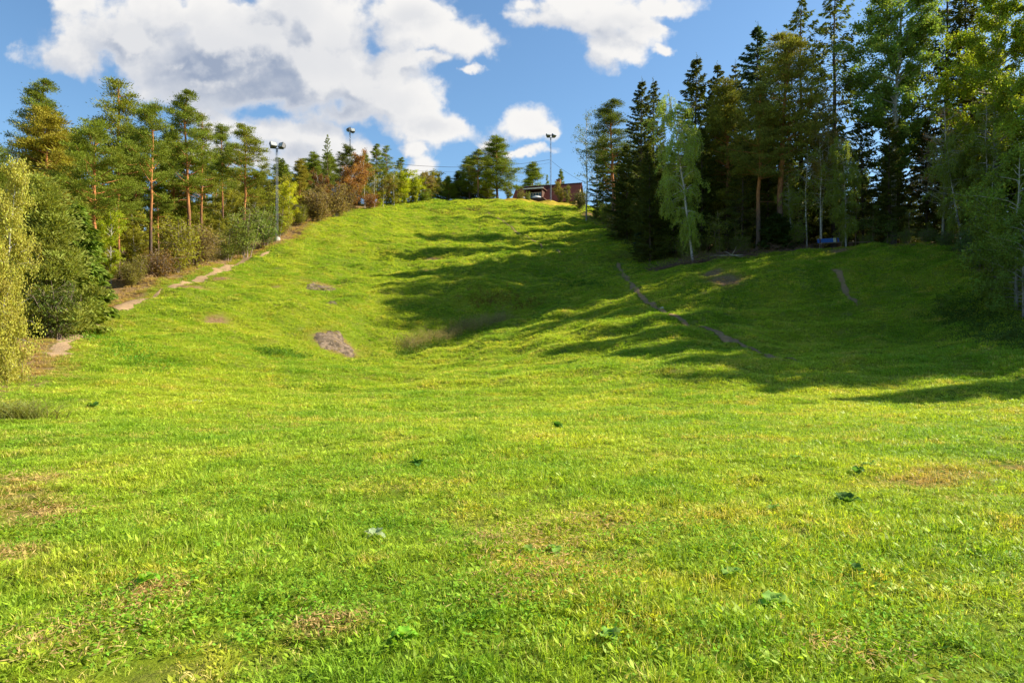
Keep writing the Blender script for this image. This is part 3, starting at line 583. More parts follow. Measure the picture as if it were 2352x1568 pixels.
TP('leafy', 2, 1288, 462, 415, (.22, .19, .035), 'yellowish tree in front of the right half of the house', D=134, wx=.8)
TP('leafy', 2, 1303, 466, 425, (.20, .20, .04), 'olive tree before the gable of the house', D=133, wx=.6)
TP('bush', 1, 1330, 478, 440, (.12, .13, .03), 'dark bush at the foot of the sparse aspen', D=122, wx=1.2)
TP('aspen', 2, 1347, 492, 250, (.15, .19, .06), 'slender sparse leaved aspen right of the house', D=112, wx=1.0)
TP('bare', 0, 1372, 0, 292, (.2, .2, .08), 'nearly leafless tree between the sparse aspen and the spruces', D=118, wx=.7)
# ---- right forest
TP('pine', 1, 1410, 0, 236, SG, 'open crowned conifer with bare trunk at the left end of the right forest', D=100, wx=1.25)
TP('spruce', 1, 1385, 0, 300, SG, 'lower dark spruce behind the sparse aspen', D=112, wx=.9)
TP('spruce', 0, 1472, 0, 184, DG, 'left one of a pair of dark pointed spruces', D=88, wx=1.05)
TP('spruce', 2, 1500, 0, 181, DG, 'right one of a pair of dark pointed spruces', D=90, wx=1.05)
TP('spruce', 4, 1440, 0, 330, DG, 'short dark spruce below the pair of pointed spruces', D=92, wx=1.1)
TP('spruce', 4, 1520, 0, 330, DG, 'low dark spruce behind the leaning birch', D=84, wx=1.2)
TP('birch', 0, 1592, 0, 205, (.34, .42, .07), 'weeping birch with leaning white trunk lit yellow at its top', rz=0.0, wx=.85, D=67.5)
TP('spruce', 0, 1597, 0, 132, DG, 'tall pointed spruce right behind the weeping birch', D=78, wx=1.15)
TP('spruce', 1, 1648, 0, 148, DG, 'dark spruce between the birch spruce and the gold lit pine', D=80, wx=.9)
TP('spruce', 2, 1688, 0, 142, DG, 'slightly lower spruce left of the tall blue tipped spruce', D=82, wx=.9)
TP('pine', 4, 1668, 0, 190, (.22, .22, .03), 'gold lit conifer among dark spruces right of the birch', D=74, wx=1.0)
TP('spruce', 1, 1742, 0, 60, (.08, .13, .05), 'tall blue tipped spruce standing clear against the sky', D=76, wx=1.1)
TP('pine', 1, 1790, 503, 82, (.24, .24, .035), 'tall pine with orange red trunk and golden crown', D=66, wx=1.15)
TP('pine', 3, 1742, 0, 200, (.20, .21, .035), 'pine with grey lower trunk left of the orange trunked pine', D=66, wx=1.1)
TP('spruce', 3, 1842, 0, -6, SG, 'high open spruce, left one of the two tallest against the sky', D=72, wx=1.1)
TP('spruce', 3, 1918, 0, -40, SG, 'high open spruce, right one of the two tallest against the sky', D=70, wx=1.1)
TP('birch', 1, 1885, 572, 215, (.34, .27, .07), 'twin stemmed birch with brownish crown behind the blue bench', D=66.5, wx=1.0)
TP('aspen', 0, 2052, 0, -45, (.22, .32, .06), 'huge light green aspen with pale grey trunk', D=66, wx=1.0)
TP('spruce', 3, 2170, 0, -110, DG, 'very dark spruce towering between the two big leafy trees', D=68, wx=1.0)
TP('spruce', 2, 2215, 0, -70, DG, 'second dark spruce behind the big leafy trees', D=66, wx=1.1)
TP('aspen', 1, 2290, 0, -60, (.30, .37, .03), 'big yellow green leafy tree lit at its top on the right', D=58, wx=.9)
TP('aspen', 1, 2435, 0, 60, (.32, .40, .04), 'broad tree reaching in from the right edge', D=41, wx=.85)
TP('leafy', 1, 2335, 640, 330, (.24, .32, .05), 'dense dark green tree leaning over the meadow at the right edge', D=39, wx=.95)
TP('leafy', 0, 2280, 600, 400, (.26, .34, .05), 'rounded green tree left of the dense dark one', D=47, wx=.8)
TP('leafy', 1, 2350, 680, 470, (.20, .28, .05), 'low dark shrubby tree at the right edge of the picture', D=36.5, wx=.9)
TP('bare', 0, 2165, 0, 238, (.38, .20, .12), 'dead brown tree with bare branches between the leafy trees', D=59, wx=.95)
TP('bare', 0, 2240, 0, 440, (.25, .26, .07), 'small half bare tree with pale crooked branches', D=55, wx=.9)
TP('youngspruce', 1, 1782, 575, 490, (.055, .085, .016), 'low spreading green spruce bush at the forest edge', D=65.5, wx=1.5)
TP('youngspruce', 0, 1490, 565, 490, (.045, .075, .03), 'drooping grey green conifer bush left of the leaning birch', D=77, wx=1.4)
for i, (px, pt, k, D, c, l) in enumerate([(1650, 480, 1, 68, (0.25,0.28,0.06), 'thin leafy sapling right of the leaning birch'), (1690, 500, 0, 68, (0.23,0.27,0.06), 'short sapling with pale curved stem right of the leaning birch'), (1835, 470, 0, 66, (0.23,0.28,0.06), 'sapling behind the left end of the blue bench'),
      (1930, 440, 1, 66, (0.27,0.32,0.06), 'sapling just right of the twin stemmed birch'), (1965, 460, 0, 65, (0.23,0.28,0.06), 'slim sapling behind the plain plank bench'), (2005, 470, 1, 64, (0.19,0.28,0.07), 'sapling left of the huge aspen trunk'),
      (2040, 490, 1, 63, (0.19,0.28,0.06), 'leafy sapling at the foot of the huge aspen'), (2090, 480, 0, 62, (0.25,0.30,0.06), 'sapling right of the huge aspen trunk'), (2130, 510, 1, 61, (0.21,0.28,0.06), 'sapling under the dead brown tree'), (2180, 500, 1, 59, (0.23,0.32,0.06), 'sapling left of the crooked half bare tree')]):
    TP('sapling', k, px, 0, pt, c, l, D=D, group='saplings at the edge of the right forest', wx=1.3)
for i, (px, pt, D, c, l) in enumerate([(1610, 540, 71, (.16, .2, .04), 'low bush at the foot of the leaning birch'), (1710, 540, 67, (.18, .23, .04), 'low bush left of the spreading spruce bush'), (2080, 520, 61.5, (0.19,0.27,0.06), 'leafy bush right of the plank bench'), (2125, 525, 60.5, (0.17,0.25,0.06), 'leafy bush on the mound top under the dead tree'),
      (2170, 530, 57.5, (0.17,0.25,0.06), 'leafy bush left of the rounded green tree'), (2215, 530, 53.5, (0.17,0.27,0.07), 'leafy bush below the crooked half bare tree'), (2255, 545, 48.5, (0.15,0.25,0.06), 'leafy bush at the foot of the rounded green tree'), (1420, 490, 99, SG, 'dark bush at the left end of the right forest'), (1445, 510, 93, SG, 'dark bush between the conifers at the slope edge')]):
    TP('bush', i % 4, px, 0, pt, c, l, D=D, group='bushes along the edge of the right forest', wx=1.4)
# ---- hidden depth of the forests (look-alikes that nothing tells apart)
def fill(n, fx, kinds, labels, seed, ymin, ymax, x0, x1, hs, cols, mind=2.6):
    r = random.Random(seed); k = 0; tries = 0
    while k < n and tries < n*60:
        tries += 1; y = r.uniform(ymin, ymax); x = fx(y)+r.uniform(x0, x1)
        if any((x-a)**2+(y-b)**2 < mind**2 for a, b, c in TREES if c not in ('bush', 'sapling')): continue
        q = r.randrange(len(kinds)); kd, gp = kinds[q]
        tree(kd, r.randrange(9), x, y, r.uniform(*hs[q]), cols[q], labels[q], gp, wx=r.uniform(.9, 1.2)); k += 1
lx = lambda y: float(ex(LE, y)); rx = lambda y: float(ex(RE, y))
fill(75, rx, [('spruce', 'dark spruces crowded inside the right forest')], ['dark spruce crowded among others in the shaded depth of the right forest'], 3, 58, 118, 2.5, 22, [(8, 14)], [DG], 2.3)
fill(18, rx, [('spruce', 'dark spruces crowded inside the right forest')], ['dark spruce crowded among others in the shaded depth of the right forest'], 13, 44, 70, 7, 26, [(17, 22)], [DG])
fill(26, lambda y: 0, [('spruce', 'dark spruces crowded inside the right forest')], ['dark spruce crowded among others in the shaded depth of the right forest'], 17, 73, 92, 14, 50, [(8.5, 12)], [DG])
fill(60, lx, [('pine', 'pines crowded inside the left forest'), ('leafy', 'leafy undergrowth trees inside the left forest')], ['pine crowded among others in the depth of the left forest', 'olive leafy tree half hidden between the pine trunks of the left forest'], 4, 52, 122, -20, -3.5, [(7.5, 10.5), (4, 6.5)], [PG, OL])
fill(26, lx, [('pine', 'pines crowded inside the left forest')], ['pine crowded among others in the depth of the left forest'], 8, 50, 85, -32, -10, [(9, 12)], [PG])
fill(34, lx, [('bush', 'undergrowth bushes along the left forest edge')], ['olive brown undergrowth bush in the row along the left forest edge'], 5, 44, 122, -4.2, -1.2, [(1.4, 3.2)], [(.28, .26, .05)], 1.0)
fill(48, rx, [('bush', 'undergrowth bushes along the right forest edge')], ['dark green undergrowth bush in the row along the right forest edge'], 6, 36, 118, 0.6, 4.2, [(1.2, 3.4)], [(.20, .27, .035)], 1.0)
# trees standing outside the picture on the right; their shadows fall across the meadow
_r = random.Random(2)
for i, (x, y, k, Ht) in enumerate([(34, 31, 'aspen', 16), (33, 25, 'spruce', 14), (36, 19, 'aspen', 13), (42, 26, 'spruce', 18), (40, 35, 'spruce', 19), (46, 38, 'spruce', 21), (39, 42, 'spruce', 20), (50, 32, 'spruce', 21),
      (44, 31, 'aspen', 18), (36, 37, 'spruce', 17), (42, 47, 'spruce', 21), (47, 44, 'aspen', 20), (53, 40, 'spruce', 22), (45, 52, 'spruce', 21), (39, 22, 'spruce', 14), (50, 48, 'spruce', 22)]):
    tree(k, i, x, y, Ht, SG if k == 'spruce' else LG, 'tree of the forest edge standing outside the right border of the picture', 'forest trees beyond the right border', wx=1.25)
fill(22, lx, [('leafy', 'leafy undergrowth trees inside the left forest')], ['olive leafy tree half hidden between the pine trunks of the left forest'], 31, 52, 112, -11, -3, [(3.5, 5.5)], [OL], 2.0)
fill(8, rx, [('birch', 'thin pale stemmed trees at the right forest edge')], ['thin pale stemmed tree standing in the dark edge of the right forest'], 32, 55, 66, .8, 3.5, [(8, 12)], [(.28, .34, .05)], 1.2)
for i in range(12):
    TP('leafy', i % 3, 848+i*13, 0, 385+(i*37) % 45, [OL, YG, BR, OL][i % 4], 'small tree in the dense row filling the left end of the crest', D=116+i*1.1, group='small trees filling the left end of the crest', wx=1.3)
for i in range(6):
    TP('pine', 4, 1006+i*22, 0, 412+(i*29) % 28, DG, 'dark pine in the second row of the crest group', D=140, group='second row pines on the crest', wx=1.80)
print('trees', len(TREES))
# ------------------------------------------------------------------ floodlight masts
M_steel = simple('galvanised_steel', (.15, .17, .20), .5, .5, .6, .15, 12, .1)
M_lampbody = simple('lamp_housing', (.12, .12, .12), .5, .4, .3)
M_glass = simple('lamp_glass', (.40, .42, .40), .15, .6, 0, .1)
M_conc = simple('concrete', (.42, .40, .37), .9, .1, 0, .25, 8)
M_wire = simple('cable_rubber', (.03, .03, .035), .6, .3)
def mast(px, D, pyt, pyb, label, rz, heads, nm_w=.25):
    x, y = at(px, D); zt = EYE+(784-pyt)/F*D; z0 = h(x, y); Hh = zt-z0
    e = thing('floodlight_mast', label, 'floodlight mast', (x, y, z0), rz, 'floodlight masts beside the slope')
    A = Acc(); A.tube([(0, 0, -.3), (0, 0, .28), (0, 0, .42)], [.42, .38, .28], 12); obj('footing', A.mesh('footing', M_conc), e)
    cs = [(math.cos(a)*nm_w*.55, math.sin(a)*nm_w*.55) for a in (.5, 2.6, 4.7)]
    for c in cs:
        A = Acc(); A.tube([(c[0], c[1], .3), (c[0]*.8, c[1]*.8, Hh-.3)], .026, 6); obj('leg', A.mesh('mast_leg', M_steel), e)
    A = Acc(); n = int(Hh/.8)
    for i in range(n):
        for j in range(3):
            a, b = np.array(cs[j]), np.array(cs[(j+1) % 3]); z1, z2 = .35+i*(Hh-.7)/n, .35+(i+1)*(Hh-.7)/n; k1, k2 = 1-.2*z1/Hh, 1-.2*z2/Hh
            p, q = (a, b) if (i+j) % 2 else (b, a); A.tube([(*(p*k1), z1), (*(q*k2), z2)], .009, 3, cap=False)
    obj('bracing', A.mesh('mast_bracing', M_steel), e)
    A = Acc(); A.tube([(-.75, 0, Hh-.28), (.75, 0, Hh-.28)], .05, 6); A.tube([(0, 0, Hh-.7), (0, 0, Hh-.25)], .06, 6); obj('crossarm', A.mesh('crossarm', M_steel), e)
    for (ox, yaw, pit) in heads:
        A = Acc(); Mx = Matrix.Rotation(yaw, 4, 'Z') @ Matrix.Rotation(pit, 4, 'X')
        v = np.array([(sx*a, yv, sz*b) for yv, a, b in ((-.28, .40, .30), (.12, .36, .27), (.34, .2, .16)) for sx, sz in ((-1, -1), (1, -1), (1, 1), (-1, 1))])
        v = v @ np.array(Mx.to_3x3()).T + np.array([ox, 0, Hh+.08])
        q = [(0, 1, 2, 3)]+[(k*4+j, k*4+(j+1) % 4, k*4+4+(j+1) % 4, k*4+4+j) for k in range(2) for j in range(4)]+[(8, 11, 10, 9)]
        A.add(v, q); f = obj('floodlight', A.mesh('floodlight', M_lampbody), e)
        A = Acc(); A.box((0, 0, 0), (.70, .02, .50), M=Mx); me = A.mesh('lens', M_glass); g_ = obj('lens', me, f); g_.location = Vector((ox, 0, Hh+.08))+Mx.to_3x3() @ Vector((0, -.293, 0))
    return x, y, z0, zt
m1 = mast(636, 80, 336, 548, 'lattice floodlight mast nearest the camera, rising beside the bright yellow maple', .3, [(-.45, .5, -.5), (.6, -.9, -.3)])
m2 = mast(804, 113, 300, 460, 'lattice floodlight mast standing among autumn trees near the crest of the slope', 1.0, [(-.3, 1.2, -.4), (.5, -.5, -.4)])
m3 = mast(1265, 129, 313, 462, 'lattice floodlight mast on the mossy mound in front of the red roofed house', .1, [(-.5, .3, -.9), (.55, .7, -.9)])
def cable(a, b, sag, label, r=.022, n=24):
    t = np.linspace(0, 1, n)[:, None]; p = np.array(a)*(1-t)+np.array(b)*t; p[:, 2] -= 4*sag*(t[:, 0]*(1-t[:, 0])); A = Acc(); A.tube(p, r, 5)
    tag(obj('power_cable', A.mesh('power_cable', M_wire)), label, 'cable', 'cables strung between the masts')
P3 = lambda px, py, D: ((px-1176)/F*D, D, EYE+(784-py)/F*D)
cable(P3(806, 362, 113), P3(1262, 367, 129), 1.5, 'upper slack cable crossing the sky between the second and third mast', .03)
cable(P3(806, 372, 113), P3(1262, 374, 129), 1.7, 'thin lower cable crossing the sky between the second and third mast', .014)
cable(P3(640, 445, 80), P3(803, 375, 113), 4.0, 'drooping pale cable between the nearest mast and the second mast', .03)
cable(P3(1267, 370, 129), P3(1345, 420, 112), .3, 'cable running from the third mast down into the sparse aspen', .022)
cable(P3(634, 470, 80), P3(607, 560, 78), .1, 'taut guy wire slanting down left from the nearest mast', .02)
# ------------------------------------------------------------------ house on the crest
def tile_mat():
    m, t = newmat('clay_roof_tiles'); P = t.new('ShaderNodeTexCoord').outputs['Object']; n = t.noise(P, 3, 5, .7); b = t.new('ShaderNodeTexBrick'); t.put(b.inputs[0], t.vm('MULTIPLY', P, (1, 0, 1)))
    b.inputs['Scale'].default_value = 2.2; b.inputs['Mortar Size'].default_value = .03; b.inputs['Color1'].default_value = (1.0, .33, .18, 1); b.inputs['Color2'].default_value = (.80, .22, .12, 1); b.inputs['Mortar'].default_value = (.12, .035, .025, 1)
    finish(t, princ(t, t.mix(1.0, b.outputs[0], t.mix(n, (.7, .7, .7), (1.25, 1.2, 1.1)), 'MULTIPLY'), .7, .2, 0, n, .3)); return m
M_tile = tile_mat(); M_wood = simple('yellow_panelling', (.52, .36, .13), .7, .2, 0, .25, 5); M_brown = simple('dark_stained_wood', (.10, .05, .03), .6, .3)
M_pane = simple('window_glass', (.05, .11, .20), .06, .9, 0, .3, 1, 0); M_white = simple('white_paint', (.75, .74, .70), .5, .3, 0, .05); M_brick = simple('chimney_brick', (.30, .12, .07), .8, .1)
hx0, hy0 = P3(1190, 0, 143)[:2]; yaw = R(-18); Lh, Wh, Zr = 13.1, 3.9, 33.75; zf = Zr-5.0
E = thing('house', 'low red roofed house with a dormer window and yellow gable on the hilltop', 'house', (hx0, hy0, zf), yaw)
A = Acc(); n = 16
for sd in (-1, 1):
    for i in range(n):
        a, b = i/n, (i+1)/n; y1, z1 = sd*(Wh+.45)*(1-a), .6+4.4*a; y2, z2 = sd*(Wh+.45)*(1-b), .6+4.4*b+.0
        v = [(-.4, y1, z1+.07), (Lh+.5, y1, z1+.07), (Lh+.5, y2, z2), (-.4, y2, z2), (-.4, y1, z1-.06), (Lh+.5, y1, z1-.06), (Lh+.5, y2, z2-.13), (-.4, y2, z2-.13)]
        A.add(v, [(0, 1, 2, 3), (4, 7, 6, 5), (0, 4, 5, 1), (1, 5, 6, 2), (2, 6, 7, 3), (3, 7, 4, 0)] if sd < 0 else [(3, 2, 1, 0), (5, 6, 7, 4), (1, 5, 4, 0), (2, 6, 5, 1), (3, 7, 6, 2), (0, 4, 7, 3)])
for i in range(32): A.tube([(-.4+i*.44, 0, 5.02), (.02+i*.44, 0, 5.06)], .11, 6)
rf = obj('roof', A.mesh('roof', M_tile), E)
A = Acc(); A.box((8.6, .5, 5.35), (.75, .75, 1.5)); A.box((8.6, .5, 6.14), (.9, .9, .1)); obj('chimney', A.mesh('chimney', M_brick), rf)
A = Acc()
for X in (0, Lh):
    A.add([(X-.1, -Wh, -1.5), (X-.1, Wh, -1.5), (X-.1, Wh, .75), (X-.1, 0, 4.75), (X-.1, -Wh, .75), (X+.1, -Wh, -1.5), (X+.1, Wh, -1.5), (X+.1, Wh, .75), (X+.1, 0, 4.75), (X+.1, -Wh, .75)],
      [(0, 1, 2, 4), (5, 9, 7, 6), (0, 5, 6, 1), (1, 6, 7, 2), (2, 7, 8, 3), (3, 8, 9, 4), (4, 9, 5, 0)], [(2, 3, 4), (7, 9, 8)])
    for k in range(-7, 8):
        A.box((X+.12, k*.5, (4.6-abs(k)*.5-1)/2), (.05, .10, 4.4-abs(k)*.52+.9))
A.box((Lh/2, -Wh+.1, -.3), (Lh-.2, .2, 2.4)); A.box((Lh/2, Wh-.1, -.3), (Lh-.2, .2, 2.4)); obj('wall', A.mesh('wall', M_wood), E)
for (yv, zv, sy, sz) in ((0, 2.6, 1.3, 1.1), (-1.6, .6, 1.1, 1.1), (1.6, .6, 1.1, 1.1)):
    A = Acc(); X = Lh+.19
    for a, b, c_, d in ((yv-sy/2, zv, .1, sz), (yv+sy/2, zv, .1, sz), (yv, zv, .07, sz-.1)): A.box((X, a, b), (.1, c_, d))
    A.box((X, yv, zv+sz/2+.05), (.1, sy+.1, .1)); A.box((X, yv, zv-sz/2-.05), (.14, sy+.1, .1)); wi = obj('window', A.mesh('window', M_white), E)
    A = Acc(); A.box((X-.02, yv, zv), (.04, sy-.1, sz)); obj('pane', A.mesh('pane', M_pane), wi)
A = Acc(); x0, x1 = 2.9, 6.2; yf = -Wh-.1      # dormer
A.box(((x0+x1)/2, yf+1.3, 3.62), (x1-x0+.9, 3.6, .16)); A.box((x0, yf+1.25, 2.2), (.16, 2.3, 2.66)); A.box((x1, yf+1.25, 2.2), (.16, 2.3, 2.66)); A.box(((x0+x1)/2, yf+2.3, 2.2), (x1-x0-.2, .1, 2.66))
dm = obj('dormer', A.mesh('dormer', M_brown), E)
A = Acc(); A.box(((x0+x1)/2, yf-.53, 3.62), (x1-x0+1.0, .06, .24)); obj('fascia', A.mesh('fascia', M_white), dm)
A = Acc(); A.box(((x0+x1)/2+.3, yf+.95, 2.0), (x1-x0-.9, .04, 1.9)); obj('pane', A.mesh('pane', M_pane), dm)
A = Acc()
for k in range(5): A.box((x0+.65+k*(x1-x0-.9)/4, yf+.9, 2.0), (.09, .1, 1.95))
A.box(((x0+x1)/2+.3, yf+.9, 3.0), (x1-x0-.8, .1, .09)); A.box(((x0+x1)/2+.3, yf+.9, 1.0), (x1-x0-.8, .1, .09)); obj('window_frame', A.mesh('window_frame', M_white), dm)
A = Acc(); A.box((4.6, yf-1.1, 1.15), (5.4, 3.2, .16)); A.box((4.6, yf-2.65, .9), (5.4, .1, .5))
for k in range(4): A.box((2.1+k*1.65, yf-2.4, 0), (.16, .16, 2.2))
obj('deck', A.mesh('deck', M_brown), E)
def dome(px, D, pyb, w_, hh, label):
    A = Acc(); nu, nv = 20, 7; V = []
    for j in range(nv):
        t_ = j/(nv-1)*math.pi/2
        for i in range(nu): a = i*6.283/nu; V.append((math.cos(a)*w_*math.cos(t_)*(1+.04*math.sin(5*a)), math.sin(a)*w_*.7*math.cos(t_), hh*math.sin(t_)))
    A.add(V, [(j*nu+i, j*nu+(i+1) % nu, (j+1)*nu+(i+1) % nu, (j+1)*nu+i) for j in range(nv-1) for i in range(nu)], None); A.tube([(0, 0, hh), (0, 0, hh+.02)], .05, 5)
    o = obj('covered_bundle', A.mesh('covered_bundle', M_white, True), None, P3(px, pyb, D)); o.rotation_euler = (0, 0, yaw); tag(o, label, 'cover', 'pale covers on the house deck')
dmx = lambda lx_, ly_: (hx0+lx_*math.cos(yaw)-ly_*math.sin(yaw), hy0+lx_*math.sin(yaw)+ly_*math.cos(yaw))
for lx_, lab in ((2.8, 'left pale rounded cover lying on the deck in front of the dormer'), (5.7, 'right pale rounded cover lying on the deck in front of the dormer')):
    X, Y = dmx(lx_, yf-1.9); dome(1176+X/Y*F, Y, 784-(zf+1.24-EYE)/Y*F, 1.05, .5, lab)
# ------------------------------------------------------------------ benches
M_blue = simple('blue_paint', (.04, .13, .42), .55, .4, 0, .2, 10); M_cream = simple('cream_paint', (.55, .55, .38), .6, .3)
def bench(px, D, rz, back, label, Lb, mt, sy=0):
    x, y = at(px, D); e = thing('park_bench', label, 'bench', (x, y, h(x, y)), rz); e.rotation_euler = (0, R(-4 if back else -3), rz)
    A = Acc()
    for k in range(3 if back else 2): A.box((0, -.17+k*.16, .50), (Lb, .13, .045))
    obj('seat', A.mesh('seat', M_twig), e)
    if back:
        for k in range(2):
            A = Acc(); A.box((-.18*Lb/2, .32+k*.05, .70+k*.19), (Lb*.82, .045, .165)); b = obj('backrest', A.mesh('backrest', mt), e)
            A = Acc(); A.box((Lb*.34, .318+k*.05, .70+k*.19), (Lb*.19, .05, .16)); obj('painted_board', A.mesh('painted_board', M_cream), b)
            A = Acc(); A.box((Lb*.475, .32+k*.05, .70+k*.19), (Lb*.08, .045, .165)); obj('board_end', A.mesh('board_end', mt), b)
    for s_ in (-1, 1):
        A = Acc(); X = s_*Lb*.40
        A.box((X, 0, .22), (.09, .5, .5) if not back else (.09, .1, .5)); 
        if back: A.box((X, -.2, .22), (.08, .08, .5)); A.box((X, .27, .45), (.08, .08, 1.05))
        obj('leg', A.mesh('bench_leg', M_brown), e)
bench(1908, 61.5, R(6), True, 'blue park bench with a cream patch on its backrest at the forest edge', 2.0, M_blue)
bench(1974, 62.5, R(8), False, 'plain low plank bench without backrest right of the blue bench', 2.1, M_twig)
# ------------------------------------------------------------------ brush, rocks, weeds
def brush(name, pix, n, ln, label, hh, cat='brushwood'):
    # pix: (px, distance)
    r = np.random.RandomState(len(pix)+n); A = Acc(); pts = np.array([at(*p) for p in pix])
    for _ in range(n):
        i = r.randint(0, len(pts)-1); f = r.rand(); p = pts[i]*(1-f)+pts[i+1]*f+r.normal(0, .5, 2); z = h(*p)+abs(r.normal(0, hh)); an = r.uniform(0, 6.28); el = r.normal(.1, .25)
        c = curve((p[0], p[1], z), (math.cos(an), math.sin(an), el), r.uniform(*ln), 6, r, .22, (0, 0, -.4)); A.tube(c, np.linspace(r.uniform(.012, .035), .006, 6), 4, a=r.rand(), cap=False)
    o = obj(name, A.mesh(name, M_brush)); tag(o, label, cat); return o
brush('brush_pile', [(1500, 69), (1560, 66.5), (1610, 65.5), (1670, 65)], 460, (.6, 2.4), 'tangle of brown cut branches heaped round the foot of the leaning birch', .28)
brush('brush_pile', [(1670, 64.8), (1740, 64.2), (1810, 63.5), (1885, 62.8)], 380, (.5, 2.0), 'low heap of brown cut twigs stretching from the fallen pale branch to the blue bench', .2)
M_pale = simple('bleached_wood', (.50, .44, .36), .8, .1)
r = np.random.RandomState(3); A = Acc(); bx, by = hit(1680, 592); bz = h(bx, by)
for d0, L0, w0 in (((-1, .1, .08), 2.0, .05), ((1, -.1, .22), 1.3, .045), ((.5, 0, .6), 1.0, .035), ((.9, -.3, .02), 1.1, .03), ((-.4, -.3, .35), .8, .03)):
    A.tube(curve((bx, by, bz+.12), d0, L0, 7, r, .12, (0, 0, -.2)), np.linspace(w0, .01, 7), 5)
tag(obj('fallen_branch', A.mesh('fallen_branch', M_pale)), 'pale bleached fallen branch with forks lying before the brown twigs', 'branch')
def rock_mat():
    m, t = newmat('weathered_rock'); P = t.new('ShaderNodeTexCoord').outputs['Object']; n = t.noise(P, 2.5, 6, .75); n2 = t.noise(t.vm('MULTIPLY', P, (1, 2.2, 2)), 5, 5, .7)
    c = t.mix(t.ss(n, .35, .65), (.06, .045, .028), (.27, .195, .13)); c = t.mix(t.ss(n2, .55, .7), c, (.40, .32, .23)); c = t.mix(t.ss(t.noise(P, 1.3, 4), .58, .68), c, (.13, .09, .03))
    finish(t, princ(t, c, .9, .15, 0, n2, 1.0, .08)); return m
M_rock = rock_mat(); M_moss = simple('autumn_moss', (.36, .27, .03), .95, .05, 0, .6, 1.2, .8)
def mound(name, px, py, rx_, ry_, hh, mat, label, cat, seed, D=None, rough=.35):
    r = np.random.RandomState(seed); x0, y0 = hit(px, py) if D is None else at(px, D); nu, nv = 48, 18; ph = r.uniform(0, 6.28, 8); V = []
    for j in range(nv):
        q = j/(nv-1)
        for i in range(nu):
            a = i*6.283/nu; rr = q*(1+.16*math.sin(3*a+ph[0])+.11*math.sin(5*a+ph[1])+.07*math.sin(9*a+ph[2])); X, Y = math.cos(a)*rr*rx_, math.sin(a)*rr*ry_
            V.append((X, Y, hh*((1-q**2)*(1-rough)+rough*(.5+.3*math.sin(X*2.3+ph[3]+math.sin(Y*3+ph[4]))*math.cos(Y*2.9+ph[5])+.2*math.sin(X*7+ph[6])*math.sin(Y*8+ph[7]))*(1-q**6))-.12*q**8))
    V = np.array(V); V[:, 2] += H(V[:, 0]+x0, V[:, 1]+y0)-h(x0, y0); A = Acc()
    A.add(V, [(j*nu+i, (j+1)*nu+i, (j+1)*nu+(i+1) % nu, j*nu+(i+1) % nu) for j in range(nv-1) for i in range(nu)])
    o = obj(name, A.mesh(name, mat, True), None, (x0, y0, h(x0, y0))); tag(o, label, cat); return o
mound('rock_outcrop', 770, 785, 1.55, 1.7, .16, M_rock, 'large flat patch of flaky pinkish brown rock in the middle of the slope', 'rock', 1)
mound('rock_outcrop', 738, 662, 1.5, 1.0, .16, M_rock, 'thin strip of bare rock farther up, above the large flaky rock', 'rock', 2)
mound('rock_outcrop', 762, 697, .6, .6, .12, M_rock, 'small brown stone patch between the two larger bare rocks', 'rock', 3)
mound('stone', 452, 923, .22, .15, .07, M_pale, 'small pale stone lying in the sunlit lawn left of centre', 'stone', 5)
mound('stone', 1520, 708, .2, .15, .1, M_pale, 'white stone on the trodden path in the shadow', 'stone', 7)
mound('moss_mound', 1180, 466, 5.0, 2.6, .6, M_moss, 'orange tinged mossy knoll left of the house deck', 'mound', 8, D=129.5, rough=.15)
mound('moss_mound', 1262, 468, 6.0, 3.0, .8, M_moss, 'yellow mossy rock knoll carrying the third floodlight mast', 'mound', 9, D=130, rough=.15)
def weeds(name, pix, n, spread, hs, label, color, top=.05, nl=14, cat='weeds', tp=.10):
    r = np.random.RandomState(n); W = Acc(); pts = np.array([hit(*p) for p in pix]); L = []
    for _ in range(n):
        i = r.randint(0, len(pts)-1) if len(pts) > 1 else 0; f = r.rand(); p = (pts[i]*(1-f)+pts[i+1]*f if len(pts) > 1 else pts[0])+r.normal(0, spread, 2); z = h(*p); hh = r.uniform(*hs)
        q = curve((p[0], p[1], z-.02), (r.normal(0, .12), r.normal(0, .12), 1), hh, 4, r, .08); W.tube(q, np.linspace(.006, .003, 4), 3, a=.6, cap=False)
        c = q[r.randint(1, 4, nl)]+r.normal(0, tp, (nl, 3))*np.array([1, 1, .8]); ax = unit(r.normal(0, 1, (nl, 3))+np.array([0, 0, .7])); W.leaves(c, ax, perp(r, ax), top*r.uniform(.6, 1.6, nl), top*.5, np.clip(.5+r.normal(0, .25, nl), 0, 1))
    o = obj(name, W.mesh(name, M_leaf), color=color); tag(o, label, cat, kind='stuff'); return o
weeds('tall_weeds', [(925, 808), (975, 790), (1040, 770), (1100, 752), (1165, 732)], 950, .42, (.45, .85), 'band of tall dry weeds crossing the lower slope', (.34, .29, .13), .06, 16)
weeds('tall_weeds', [(910, 815), (960, 802), (1020, 790)], 260, .5, (.25, .5), 'dark green rank growth in front of the dry weeds', (.10, .17, .02), .10, 12)
weeds('dock_weeds', [(1080, 695), (1120, 690), (1180, 690), (1235, 700)], 170, .8, (.2, .45), 'dark reddish dock plants scattered above the dry weed band', (.20, .085, .03), .10, 10)
weeds('upper_weeds', [(985, 483), (1010, 490), (1040, 494)], 45, .5, (.3, .6), 'brown weeds standing on the upper slope below the crest pines', (.20, .15, .04), .12, 12)
weeds('upper_weeds', [(1075, 485), (1100, 485)], 60, .4, (.3, .6), 'dark brown weeds right of the others on the upper slope', (.16, .12, .04), .12, 12)
